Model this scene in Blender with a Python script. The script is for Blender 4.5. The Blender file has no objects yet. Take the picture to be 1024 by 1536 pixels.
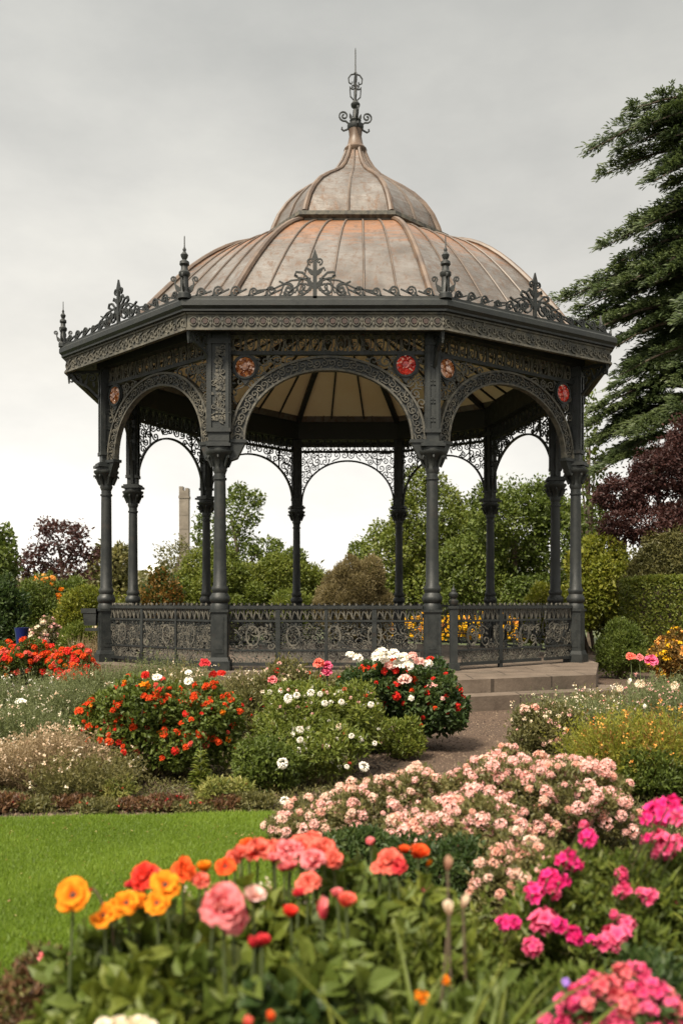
import bpy, math, random
import numpy as np
from mathutils import Vector

SC = bpy.context.scene
COL = SC.collection
F, HY, EH = 1344.0, 905.0, 1.4          # focal length in pixels, horizon row, eye height (m)
PI = math.pi


def at(px, py, Y):
    """Point on the photo's sight line through (px, py) at Y metres from the camera."""
    return Vector(((px - 512) / F * Y, Y, EH + (HY - py) / F * Y))


def gx(px, Y):
    return (px - 512) / F * Y


def gz(py, Y):
    return EH + (HY - py) / F * Y


# ------------------------------------------------------------------ materials
def new_mat(name):
    m = bpy.data.materials.new(name)
    m.use_nodes = True
    nt = m.node_tree
    nt.nodes.clear()
    out = nt.nodes.new('ShaderNodeOutputMaterial')
    return m, nt, out


def ramp(nt, stops, fac=None):
    r = nt.nodes.new('ShaderNodeValToRGB')
    el = r.color_ramp.elements
    while len(el) < len(stops):
        el.new(0.5)
    for e, (p, c) in zip(el, stops):
        e.position = p
        e.color = (c[0], c[1], c[2], 1)
    if fac is not None:
        nt.links.new(fac, r.inputs[0])
    return r.outputs[0]


def noise(nt, scale, detail=4, rough=0.55, coord=None, stretch=None):
    tc = nt.nodes.new('ShaderNodeTexCoord')
    src = tc.outputs['Object'] if coord is None else coord
    if stretch:
        mp = nt.nodes.new('ShaderNodeMapping')
        mp.inputs['Scale'].default_value = stretch
        nt.links.new(src, mp.inputs[0])
        src = mp.outputs[0]
    n = nt.nodes.new('ShaderNodeTexNoise')
    n.inputs['Scale'].default_value = scale
    n.inputs['Detail'].default_value = detail
    n.inputs['Roughness'].default_value = rough
    nt.links.new(src, n.inputs['Vector'])
    return n.outputs['Fac']


def mixc(nt, fac, a, b, mode='MIX'):
    m = nt.nodes.new('ShaderNodeMix')
    m.data_type = 'RGBA'
    m.blend_type = mode
    for sock, v in ((m.inputs[0], fac), (m.inputs[6], a), (m.inputs[7], b)):
        if hasattr(v, 'is_output'):
            nt.links.new(v, sock)
        elif isinstance(v, (tuple, list)):
            sock.default_value = (v[0], v[1], v[2], 1)
        else:
            sock.default_value = v
    return m.outputs[2]


def principled(nt, out, color, rough=0.6, metal=0.0, bump=None, bump_d=0.01, spec=0.5):
    p = nt.nodes.new('ShaderNodeBsdfPrincipled')
    for sock, v in ((p.inputs['Base Color'], color), (p.inputs['Roughness'], rough), (p.inputs['Metallic'], metal)):
        if hasattr(v, 'is_output'):
            nt.links.new(v, sock)
        elif isinstance(v, (tuple, list)):
            sock.default_value = (v[0], v[1], v[2], 1)
        else:
            sock.default_value = v
    p.inputs['Specular IOR Level'].default_value = spec
    if bump is not None:
        b = nt.nodes.new('ShaderNodeBump')
        b.inputs['Strength'].default_value = 0.6
        b.inputs['Distance'].default_value = bump_d
        nt.links.new(bump, b.inputs['Height'])
        nt.links.new(b.outputs[0], p.inputs['Normal'])
    if out is not None:
        nt.links.new(p.outputs[0], out.inputs[0])
    return p


def two_tone(name, c0, c1, scale, rough=0.6, metal=0.0, bump_d=0.0, lo=0.35, hi=0.65, stretch=None, spec=0.5):
    m, nt, out = new_mat(name)
    n = noise(nt, scale, 5, 0.6, stretch=stretch)
    c = ramp(nt, [(lo, c0), (hi, c1)], n)
    b = None
    if bump_d:
        b = noise(nt, scale * 4, 4, 0.6, stretch=stretch)
    principled(nt, out, c, rough, metal, b, bump_d or 0.01, spec)
    return m


def leaf_mat(name, stops, trans=0.36, rough=0.5, spec=0.35):
    """Leaf or petal: colour by the per-leaf attribute t (each leaf has its own tint)."""
    m, nt, out = new_mat(name)
    a = nt.nodes.new('ShaderNodeAttribute')
    a.attribute_name = 't'
    k = len(stops)
    st = [(0.08 + 0.84 * i / max(1, k - 1), c) for i, c in enumerate(stops)]
    col = ramp(nt, st, a.outputs['Fac'])
    p = principled(nt, None, col, rough, spec=spec)
    tr = nt.nodes.new('ShaderNodeBsdfTranslucent')
    nt.links.new(mixc(nt, 1.0, col, (1.0, 1.0, 0.75), 'MULTIPLY'), tr.inputs[0])
    mx = nt.nodes.new('ShaderNodeMixShader')
    mx.inputs[0].default_value = trans
    nt.links.new(p.outputs[0], mx.inputs[1])
    nt.links.new(tr.outputs[0], mx.inputs[2])
    nt.links.new(mx.outputs[0], out.inputs[0])
    return m


# ------------------------------------------------------------------ mesh helpers
def link(name, me, parent=None, loc=(0, 0, 0)):
    o = bpy.data.objects.new(name, me)
    COL.objects.link(o)
    o.location = loc
    if parent is not None:
        o.parent = parent
    return o


def tag(o, label=None, cat=None, group=None, kind=None):
    if label:
        o['label'] = label
    if cat:
        o['category'] = cat
    if group:
        o['group'] = group
    if kind:
        o['kind'] = kind
    return o


def empty(name, loc, label=None, cat=None, group=None, rz=0.0):
    o = bpy.data.objects.new(name, None)
    COL.objects.link(o)
    o.location = loc
    o.rotation_euler = (0, 0, rz)
    o.empty_display_size = 0.2
    return tag(o, label, cat, group)


def np_mesh(name, verts, faces_list, t=None, mats=(), matidx=None, smooth=False):
    """verts (n,3); faces_list: list of (m,k) int arrays."""
    me = bpy.data.meshes.new(name)
    verts = np.asarray(verts, dtype=np.float32)
    me.vertices.add(len(verts))
    me.vertices.foreach_set('co', verts.ravel())
    faces_list = [np.asarray(f, dtype=np.int32) for f in faces_list if len(f)]
    nl = sum(f.size for f in faces_list)
    nf = sum(len(f) for f in faces_list)
    me.loops.add(nl)
    me.polygons.add(nf)
    me.loops.foreach_set('vertex_index', np.concatenate([f.ravel() for f in faces_list]))
    tot = np.concatenate([np.full(len(f), f.shape[1], dtype=np.int32) for f in faces_list])
    start = np.concatenate([[0], np.cumsum(tot)[:-1]]).astype(np.int32)
    me.polygons.foreach_set('loop_start', start)
    me.polygons.foreach_set('loop_total', tot)
    if matidx is not None:
        me.polygons.foreach_set('material_index', np.asarray(matidx, dtype=np.int32))
    me.polygons.foreach_set('use_smooth', np.full(nf, bool(smooth)))
    if t is not None:
        a = me.attributes.new('t', 'FLOAT', 'POINT')
        a.data.foreach_set('value', np.asarray(t, dtype=np.float32))
    for m in mats:
        me.materials.append(m)
    me.update(calc_edges=True)
    return me


class MB:
    """Collects solids; build() links them as ONE mesh object (vertices are stored relative to origin)."""
    def __init__(s, origin=(0, 0, 0)):
        s.v, s.f, s.mi, s.o = [], [], [], Vector(origin)
        s.cur = 0

    def add(s, vs, fs):
        k = len(s.v)
        s.v.extend([(v[0], v[1], v[2]) for v in vs])
        s.f.extend([tuple(i + k for i in f) for f in fs])
        s.mi.extend([s.cur] * len(fs))

    def box(s, c, size, rz=0.0, taper=1.0):
        x, y, z = size[0] / 2, size[1] / 2, size[2] / 2
        ca, sa = math.cos(rz), math.sin(rz)
        vs = []
        for dz in (-1, 1):
            k = taper if dz > 0 else 1
            for dx, dy in ((-1, -1), (1, -1), (1, 1), (-1, 1)):
                a, b = dx * x * k, dy * y * k
                vs.append((c[0] + a * ca - b * sa, c[1] + a * sa + b * ca, c[2] + dz * z))
        s.add(vs, [(3, 2, 1, 0), (4, 5, 6, 7), (0, 1, 5, 4), (1, 2, 6, 5), (2, 3, 7, 6), (3, 0, 4, 7)])

    def bar(s, a, b, w, h, up=(0, 0, 1)):
        """rectangular bar from a to b, w wide (sideways), h along up"""
        a, b, up = Vector(a), Vector(b), Vector(up)
        d = (b - a).normalized()
        x = d.cross(up).normalized() * (w / 2)
        y = x.cross(d).normalized() * (h / 2)
        vs = [p + sx * x + sy * y for p in (a, b) for sx, sy in ((-1, -1), (1, -1), (1, 1), (-1, 1))]
        s.add(vs, [(0, 1, 2, 3), (7, 6, 5, 4), (0, 4, 5, 1), (1, 5, 6, 2), (2, 6, 7, 3), (3, 7, 4, 0)])

    def prism(s, poly, z0, z1):
        n = len(poly)
        vs = [(p[0], p[1], z0) for p in poly] + [(p[0], p[1], z1) for p in poly]
        fs = [tuple(range(n - 1, -1, -1)), tuple(range(n, 2 * n))]
        fs += [(i, (i + 1) % n, n + (i + 1) % n, n + i) for i in range(n)]
        s.add(vs, fs)

    def rings(s, polys, close_top=True, close_bot=True):
        """polys: list of equal-length loops of 3D points, bottom to top"""
        n = len(polys[0])
        vs = [p for poly in polys for p in poly]
        fs = []
        for k in range(len(polys) - 1):
            for i in range(n):
                j = (i + 1) % n
                fs.append((k * n + i, k * n + j, (k + 1) * n + j, (k + 1) * n + i))
        if close_bot:
            fs.append(tuple(range(n - 1, -1, -1)))
        if close_top:
            fs.append(tuple(range((len(polys) - 1) * n, len(polys) * n)))
        s.add(vs, fs)

    def lathe(s, prof, c=(0, 0), n=16, rot=0.0):
        polys = []
        for r, z in prof:
            r = max(r, 0.0008)
            polys.append([(c[0] + r * math.cos(rot + 2 * PI * i / n), c[1] + r * math.sin(rot + 2 * PI * i / n), z) for i in range(n)])
        s.rings(polys)

    def tube(s, pts, r, n=6):
        pts = [Vector(p) for p in pts]
        m = len(pts)
        rs = r if isinstance(r, (list, tuple)) else [r] * m
        polys = []
        ref = None
        for i in range(m):
            d = (pts[min(i + 1, m - 1)] - pts[max(i - 1, 0)])
            d = d.normalized() if d.length > 1e-9 else Vector((0, 0, 1))
            if ref is None:
                ref = Vector((0, 0, 1)) if abs(d.z) < 0.9 else Vector((1, 0, 0))
            x = d.cross(ref).normalized()
            y = x.cross(d).normalized()
            ref = y
            polys.append([pts[i] + (x * math.cos(2 * PI * k / n) + y * math.sin(2 * PI * k / n)) * rs[i] for k in range(n)])
        s.rings(polys)

    def ribbon(s, pts2, w, th, fr, off=0.0, close=False):
        """flat strip bar: pts2 in panel coordinates (u, v); fr maps (u, v, out) to 3D; w wide, th thick"""
        m = len(pts2)
        vs, fs = [], []
        for i in range(m):
            if close:
                a, b = pts2[i - 1], pts2[(i + 1) % m]
            else:
                a, b = pts2[max(i - 1, 0)], pts2[min(i + 1, m - 1)]
            dx, dy = b[0] - a[0], b[1] - a[1]
            L = math.hypot(dx, dy) or 1e-6
            nx, ny = -dy / L * w / 2, dx / L * w / 2
            u, v = pts2[i]
            vs += [fr(u + nx, v + ny, off - th / 2), fr(u - nx, v - ny, off - th / 2),
                   fr(u - nx, v - ny, off + th / 2), fr(u + nx, v + ny, off + th / 2)]
        for i in range(m if close else m - 1):
            a, b = 4 * i, 4 * ((i + 1) % m)
            for k in range(4):
                l = (k + 1) % 4
                fs.append((a + k, a + l, b + l, b + k))
        if not close:
            fs.append((0, 3, 2, 1))
            e = 4 * (m - 1)
            fs.append((e, e + 1, e + 2, e + 3))
        s.add(vs, fs)

    def plate(s, poly2, th, fr, off=0.0):
        n = len(poly2)
        vs = [fr(u, v, off + th / 2) for u, v in poly2] + [fr(u, v, off - th / 2) for u, v in poly2]
        fs = [tuple(range(n)), tuple(range(2 * n - 1, n - 1, -1))]
        fs += [(i, n + i, n + (i + 1) % n, (i + 1) % n) for i in range(n)]
        s.add(vs, fs)

    def mesh(s, name, mats, smooth=False):
        me = bpy.data.meshes.new(name)
        o = s.o
        me.from_pydata([(v[0] - o.x, v[1] - o.y, v[2] - o.z) for v in s.v], [], s.f)
        mats = mats if isinstance(mats, (list, tuple)) else [mats]
        for m in mats:
            me.materials.append(m)
        if len(mats) > 1:
            me.polygons.foreach_set('material_index', s.mi)
        if smooth:
            me.polygons.foreach_set('use_smooth', [True] * len(me.polygons))
            try:
                me.set_sharp_from_angle(angle=math.radians(40))
            except Exception:
                pass
        me.update()
        return me

    def build(s, name, mats, parent=None, smooth=False, loc=None):
        return link(name, s.mesh(name, mats, smooth), parent, loc if loc is not None else (0, 0, 0))
# ------------------------------------------------------------------ ironwork and roof materials
def iron(name, base, dust, scale, lo=0.45, hi=0.75, rough=0.5):
    m, nt, out = new_mat(name)
    n1 = noise(nt, scale, 6, 0.65)
    n2 = noise(nt, 1.3, 3, 0.5, stretch=(1, 1, 0.25))
    c = ramp(nt, [(lo, base), (hi, dust)], n1)
    c = mixc(nt, ramp(nt, [(0.45, (0, 0, 0)), (0.75, (0.5, 0.5, 0.5))], n2), c, tuple(x * 0.5 for x in base))
    n3 = noise(nt, 3.1, 8, 0.72)
    c = mixc(nt, ramp(nt, [(0.58, (0, 0, 0)), (0.70, (0.55, 0.55, 0.55))], n3), c, (0.034, 0.019, 0.011))
    n4 = noise(nt, 17, 5, 0.7, stretch=(1, 1, 0.2))
    c = mixc(nt, ramp(nt, [(0.60, (0, 0, 0)), (0.74, (0.5, 0.5, 0.5))], n4), c, dust)
    b = noise(nt, 60, 3, 0.6)
    p = principled(nt, out, c, rough, 0.0, b, 0.003, 0.5)
    nt.links.new(ramp(nt, [(0.3, (rough - .1,) * 3), (0.7, (rough + .25,) * 3)], n1), p.inputs['Roughness'])
    return m


M = {}
M['iron'] = iron('dark_painted_iron', (0.0058, 0.0080, 0.0076), (0.018, 0.0205, 0.0185), 7, 0.45, 0.75, 0.50)
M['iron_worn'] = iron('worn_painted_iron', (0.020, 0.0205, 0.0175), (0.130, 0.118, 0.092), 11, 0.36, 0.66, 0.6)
M['iron_fascia'] = iron('dusty_painted_iron', (0.026, 0.026, 0.0215), (0.125, 0.114, 0.089), 8, 0.36, 0.68, 0.65)
M['rust_edge'] = two_tone('copper_rib', (0.050, 0.028, 0.016), (0.110, 0.068, 0.041), 3.0, 0.5, 0.0, 0.004)
M['ceiling'] = two_tone('cream_boarding', (0.82, 0.66, 0.42), (0.88, 0.76, 0.53), 0.9, 0.7)
m, nt, out = new_mat('platform_stone')
tc = nt.nodes.new('ShaderNodeTexCoord')
c = ramp(nt, [(0.3, (0.060, 0.042, 0.029)), (0.5, (0.105, 0.077, 0.056)), (0.72, (0.155, 0.118, 0.088))], noise(nt, 2.4, 7, 0.68))
c = mixc(nt, ramp(nt, [(0.55, (0, 0, 0)), (0.7, (.6, .6, .6))], noise(nt, 1.1, 6, 0.7)), c, (0.045, 0.036, 0.024))
br = nt.nodes.new('ShaderNodeTexBrick')
br.inputs['Scale'].default_value = 1.0
br.inputs['Mortar Size'].default_value = 0.012
br.inputs['Brick Width'].default_value = 1.15
br.inputs['Row Height'].default_value = 0.75
br.inputs['Color1'].default_value = br.inputs['Color2'].default_value = (1, 1, 1, 1)
br.inputs['Mortar'].default_value = (.35, .33, .30, 1)
nt.links.new(tc.outputs['Object'], br.inputs['Vector'])
c = mixc(nt, 1.0, c, br.outputs['Color'], 'MULTIPLY')
principled(nt, out, c, 0.85, 0.0, noise(nt, 26, 5, 0.7), 0.012)
M['stone'] = m


def roof_material(name, zlo, zhi, rust_lo, rust_hi, amount):
    """weathered metal sheet; rust streaks run down from the upper joint"""
    m, nt, out = new_mat(name)
    tc = nt.nodes.new('ShaderNodeTexCoord')
    sep = nt.nodes.new('ShaderNodeSeparateXYZ')
    nt.links.new(tc.outputs['Object'], sep.inputs[0])
    n1 = noise(nt, 1.6, 5, 0.6)
    n2 = noise(nt, 5.0, 5, 0.65, stretch=(1, 1, 3.0))
    base = ramp(nt, [(0.3, (0.060, 0.049, 0.041)), (0.5, (0.110, 0.097, 0.087)), (0.72, (0.165, 0.155, 0.146))], n1)
    base = mixc(nt, ramp(nt, [(0.5, (0, 0, 0)), (0.75, (0.55, 0.55, 0.55))], n2), base, (0.085, 0.047, 0.028))
    mr = nt.nodes.new('ShaderNodeMapRange')
    mr.inputs[1].default_value, mr.inputs[2].default_value = rust_lo, rust_hi
    nt.links.new(sep.outputs[2], mr.inputs[0])
    n3 = noise(nt, 2.2, 6, 0.7, stretch=(1, 1, 6.0))
    ad = nt.nodes.new('ShaderNodeMath')
    ad.operation = 'MULTIPLY_ADD'
    nt.links.new(n3, ad.inputs[0])
    ad.inputs[1].default_value = 1.5
    sub = nt.nodes.new('ShaderNodeMath')
    sub.operation = 'MULTIPLY_ADD'
    nt.links.new(mr.outputs[0], sub.inputs[0])
    sub.inputs[1].default_value = 1.0
    sub.inputs[2].default_value = -0.85
    nt.links.new(sub.outputs[0], ad.inputs[2])
    rf = ramp(nt, [(0.35, (0, 0, 0)), (0.75, (amount, amount, amount))], ad.outputs[0])
    c = mixc(nt, rf, base, (0.19, 0.078, 0.026))
    n4 = noise(nt, 9.0, 5, 0.7, stretch=(1, 1, 0.12))
    c = mixc(nt, ramp(nt, [(0.52, (0, 0, 0)), (0.64, (0.72, 0.72, 0.72))], n4), c, (0.082, 0.042, 0.020))
    n5 = noise(nt, 2.6, 5, 0.6, stretch=(1, 1, 7.0))
    c = mixc(nt, ramp(nt, [(0.56, (0, 0, 0)), (0.66, (0.5, 0.5, 0.5))], n5), c, (0.075, 0.052, 0.040))
    rr = ramp(nt, [(0.3, (0.38, 0.38, 0.38)), (0.7, (0.55, 0.55, 0.55))], n2)
    b = noise(nt, 7, 4, 0.6, stretch=(1, 1, 2.5))
    p = principled(nt, out, c, 0.5, 0.35, b, 0.012)
    nt.links.new(rr, p.inputs['Roughness'])
    return m


M['roof'] = roof_material('weathered_roof_sheet', 5.9, 8.6, 7.0, 8.25, 0.95)
M['dome'] = roof_material('weathered_dome_sheet', 8.6, 10.7, 8.6, 11.6, 0.6)


def glass_mat(name, c0, c1):
    m, nt, out = new_mat(name)
    tc = nt.nodes.new('ShaderNodeTexCoord')
    v = nt.nodes.new('ShaderNodeTexVoronoi')
    v.inputs['Scale'].default_value = 26
    nt.links.new(tc.outputs['Object'], v.inputs['Vector'])
    sp = nt.nodes.new('ShaderNodeSeparateColor')
    nt.links.new(v.outputs['Color'], sp.inputs[0])
    c = ramp(nt, [(0.2, c0), (0.7, c1), (0.95, (0.8, 0.55, 0.45))], sp.outputs[0])
    principled(nt, out, c, 0.12, 0.0, v.outputs['Distance'], 0.01, 0.8)
    return m


M['glass_red'] = glass_mat('red_faceted_glass', (0.30, 0.008, 0.006), (0.72, 0.045, 0.025))
M['glass_amber'] = glass_mat('amber_faceted_glass', (0.16, 0.04, 0.012), (0.46, 0.17, 0.05))

# ------------------------------------------------------------------ plan of the bandstand
CTR = Vector((0.05, 18.1, 0))
BAND = empty('bandstand', CTR, 'ornate dark iron bandstand with weathered ogee dome roof and red glass roundels', 'bandstand')
NM = ['D', 'A', 'B', 'C', 'E', 'F', 'G', 'H', 'I', 'J']
POS = {'D': (-4.13, 15.76), 'A': (-1.855, 13.7), 'B': (1.386, 13.7), 'C': (4.07, 15.6), 'E': (4.17, 17.5),
       'F': (3.48, 21.0), 'G': (1.45, 22.6), 'H': (-1.13, 22.6), 'I': (-3.10, 20.6), 'J': (-4.32, 18.6)}
P = [Vector((POS[k][0], POS[k][1], 0)) for k in NM]
N = len(P)


def outward(p, d):
    v = (p - Vector((CTR.x, CTR.y, 0)))
    v.normalize()
    return p + v * d


EAVE = {'D': (-4.87, 15.7), 'A': (-2.31, 13.2), 'B': (1.53, 13.2), 'C': (4.57, 15.1)}
EV = [Vector((*EAVE[k], 0)) if k in EAVE else outward(P[i], 0.65) for i, k in enumerate(NM)]
FOOT = {'D': (-4.12, 15.98), 'A': (-1.92, 14.2), 'B': (1.50, 14.1), 'C': (4.25, 15.75), 'E': (4.45, 17.5)}
FT = [Vector((*FOOT[k], 0)) if k in FOOT else outward(P[i], -0.25) for i, k in enumerate(NM)]
COLL = {'D': (-1.39, 17.4), 'A': (-0.70, 16.4), 'B': (0.93, 16.4), 'C': (1.95, 17.4), 'E': (2.02, 18.4), 'F': (1.55, 19.4),
        'G': (0.95, 19.75), 'H': (-0.3, 19.75), 'I': (-1.0, 19.3), 'J': (-1.45, 18.5)}
CL = [Vector((*COLL[k], 0)) for k in NM]
RC = Vector((0.28, 18.05, 0))       # axis of the roof

FLOOR = 0.38
Z_IMP, Z_CROWN, Z_RAIL, Z_BEAM, Z_SOF = 3.77, 4.97, 5.22, 5.54, 5.62


def scaled(poly, c, k):
    return [c + (p - c) * k for p in poly]


def loop(poly, z):
    return [(p.x, p.y, z) for p in poly]


# ------------------------------------------------------------------ floor and steps
def off_poly(d):
    return [outward(p, d) for p in P]


plat = off_poly(0.42)
i_c = NM.index('C')
pl = [(p.x, p.y) for p in plat]
i_b = NM.index('B')
pl2 = pl[:i_b] + [(0.75, 13.28), (0.55, 11.62), (1.58, 11.9), (3.63, 12.8), (4.38, 15.3)] + pl[i_c + 1:]
mb = MB(CTR)
mb.prism(pl2, -0.1, FLOOR)
mb.build('platform', M['stone'], BAND)
mb = MB(CTR)
mb.prism([(0.5, 11.1), (1.62, 11.47), (3.85, 12.42), (4.12, 13.1), (3.78, 13.25), (3.65, 12.76), (1.58, 11.86), (0.5, 11.56)], -0.05, 0.2)
mb.build('step', M['stone'], BAND)

# ------------------------------------------------------------------ filigree
RND = random.Random(7)


def frame(p0, p1):
    u = (p1 - p0).normalized()
    n = Vector((u.y, -u.x, 0))

    def fr(a, b, o=0.0):
        return (p0.x + u.x * a + n.x * o, p0.y + u.y * a + n.y * o, b)
    return fr, (p1 - p0).length


def spiral(cx, cy, r, ang, hand, turns=1.5, n=18, tail=0.0):
    pts = []
    if tail:
        x0, y0 = cx + r * math.cos(ang), cy + r * math.sin(ang)
        tx, ty = -math.sin(ang) * -hand, math.cos(ang) * -hand
        for k in (1.0, 0.5):
            bend = tail * 0.35 * k * k
            pts.append((x0 + tx * tail * k + math.cos(ang) * bend, y0 + ty * tail * k + math.sin(ang) * bend))
    for i in range(n):
        f = i / (n - 1)
        rr = r * (1 - 0.86 * f)
        a = ang + hand * turns * 2 * PI * f
        pts.append((cx + rr * math.cos(a), cy + rr * math.sin(a)))
    return pts


def leafpoly(x, y, a, L, w):
    ca, sa = math.cos(a), math.sin(a)
    pr = [(0, 0), (0.3 * L, w), (0.62 * L, w * 0.75), (L, 0), (0.62 * L, -w * 0.75), (0.3 * L, -w)]
    return [(x + p * ca - q * sa, y + p * sa + q * ca) for p, q in pr]


# ------------------------------------------------------------------ columns
def column_meshes():
    m = MB()
    # shaft with moulded base rings (base ring sits at hand-rail height)
    m.lathe([(0.145, 1.30), (0.145, 1.36), (0.125, 1.40), (0.155, 1.44), (0.155, 1.50), (0.112, 1.56), (0.128, 1.60), (0.128, 1.64),
             (0.102, 1.68), (0.096, 2.2), (0.089, 3.2), (0.086, 3.28), (0.104, 3.285), (0.104, 3.315), (0.086, 3.32), (0.086, 3.46)], n=20)
    shaft = m.mesh('column', M['iron'], True)
    m = MB()
    # flared capital with leaves and abacus
    m.lathe([(0.088, 3.38), (0.112, 3.44), (0.102, 3.47), (0.122, 3.56), (0.19, 3.66), (0.215, 3.69), (0.215, 3.72), (0.17, 3.73), (0.17, 3.77)], n=20)
    for k in range(8):
        a = 2 * PI * k / 8
        ca, sa = math.cos(a), math.sin(a)
        pts = [(ca * r, sa * r, z) for r, z in ((0.125, 3.48), (0.15, 3.55), (0.185, 3.62), (0.215, 3.63), (0.22, 3.60))]
        m.tube(pts, [0.02, 0.024, 0.022, 0.018, 0.010], 5)
    m.box((0, 0, 3.80), (0.37, 0.37, 0.045))
    m.box((0, 0, 3.84), (0.31, 0.31, 0.035))
    cap = m.mesh('capital', M['iron'], True)
    m = MB()
    # tall pedestal that carries the rail
    m.box((0, 0, 0.45), (0.34, 0.34, 0.14))
    m.box((0, 0, 0.55), (0.30, 0.30, 0.06), taper=0.9)
    m.box((0, 0, 0.92), (0.245, 0.245, 0.70))
    m.box((0, 0, 1.285), (0.29, 0.29, 0.04))
    for k in range(4):
        a = k * PI / 2
        m.box((0.1235 * math.cos(a), 0.1235 * math.sin(a), 0.92), (0.012, 0.15, 0.56), a)
        m.box((0.130 * math.cos(a), 0.130 * math.sin(a), 0.92), (0.010, 0.11, 0.44), a)
    ped = m.mesh('pedestal', M['iron'], False)
    return shaft, cap, ped


SHAFT, CAP, PED = column_meshes()


def pier_mesh(w, worn):
    m = MB()
    h0, h1 = 3.858, 5.60
    m.box((0, 0, (h0 + h1) / 2), (w, w, h1 - h0))
    for k in range(4):
        a = k * PI / 2
        d = w / 2
        m.cur = 0
        for s in (-1, 1):
            cx, cy = d + 0.012, s * (w / 2 - 0.028)
            m.box((cx * math.cos(a) - cy * math.sin(a), cx * math.sin(a) + cy * math.cos(a), (h0 + h1) / 2 + 0.05), (0.024, 0.05, h1 - h0 - 0.2), a)
        m.box(((d + 0.014) * math.cos(a), (d + 0.014) * math.sin(a), 4.02), (0.028, w + 0.05, 0.06), a)
        m.box(((d + 0.014) * math.cos(a), (d + 0.014) * math.sin(a), 5.36), (0.028, w + 0.05, 0.08), a)
        # small cast flowers down the sunk face
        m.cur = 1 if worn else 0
        if worn:
            rp = random.Random(k)
            for j in range(46):
                zz, yy = rp.uniform(4.12, 5.28), rp.uniform(-.10, .10)

                def fp(p, v, o=0.0, a=a, d=d):
                    return ((d + .008 + o) * math.cos(a) - p * math.sin(a), (d + .008 + o) * math.sin(a) + p * math.cos(a), v)
                if j % 2:
                    m.ribbon(spiral(yy, zz, .05, rp.uniform(0, 6), rp.choice((-1, 1)), 1.3, 12, .05), .014, .022, fp)
                else:
                    m.plate(leafpoly(yy, zz, rp.uniform(0, 6), .09, .022), .02, fp)
        for j in range(10 if worn else 4):
            zz = 4.2 + j * (0.115 if worn else 0.28)
            for q in range(4):
                an = q * PI / 2 + PI / 4
                r = 0.035
                yy, z2 = math.cos(an) * r, zz + math.sin(an) * r
                cx = d + 0.006
                m.box((cx * math.cos(a) - yy * math.sin(a), cx * math.sin(a) + yy * math.cos(a), z2), (0.016, 0.036, 0.036), a)
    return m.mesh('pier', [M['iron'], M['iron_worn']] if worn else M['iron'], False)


PIER_W = pier_mesh(0.32, True)
PIER_N = pier_mesh(0.19, False)

for i, k in enumerate(NM):
    d = P[i] - Vector((CTR.x, CTR.y, 0))
    rz = math.atan2(d.y, d.x)
    if k in 'AB':
        rz = -PI / 2
    c = link('column', SHAFT, BAND, (P[i].x - CTR.x, P[i].y - CTR.y, 0))
    c.rotation_euler = (0, 0, rz)
    link('capital', CAP, c)
    link('pedestal', PED, c)
    link('pier', PIER_W if k == 'A' else PIER_N, c)

def fill_scrolls(mb, fr, inside, u0, u1, v0, v1, cell, w, th, dens=1.0, rnd=RND, leaves=1):
    rows = max(1, int((v1 - v0) / (cell * 0.87)))
    for j in range(rows + 1):
        v = v0 + (j + 0.5) * cell * 0.87
        nc = int((u1 - u0) / cell) + 1
        for i in range(nc):
            u = u0 + (i + 0.25 + 0.5 * (j % 2)) * cell + rnd.uniform(-.06, .06) * cell
            vv = v + rnd.uniform(-.06, .06) * cell
            r = cell * rnd.uniform(0.40, 0.52)
            if not inside(u, vv, r * 0.55):
                continue
            if rnd.random() > dens:
                continue
            hand = 1 if (i + j) % 2 else -1
            a0 = rnd.uniform(0, 2 * PI)
            pts = spiral(u, vv, r, a0, hand, rnd.uniform(1.15, 1.7), 15, cell * rnd.uniform(.3, .75))
            pts = [p for p in pts if inside(p[0], p[1], 0.0)]
            if len(pts) > 4:
                mb.ribbon(pts, w, th, fr)
            for _ in range(leaves):
                a = rnd.uniform(0, 2 * PI)
                x, y = u + math.cos(a) * r * .9, vv + math.sin(a) * r * .9
                if inside(x, y, 0.02):
                    mb.plate(leafpoly(x, y, a + rnd.uniform(-1, 1), cell * 0.38, cell * 0.10), th * 0.8, fr)


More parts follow.
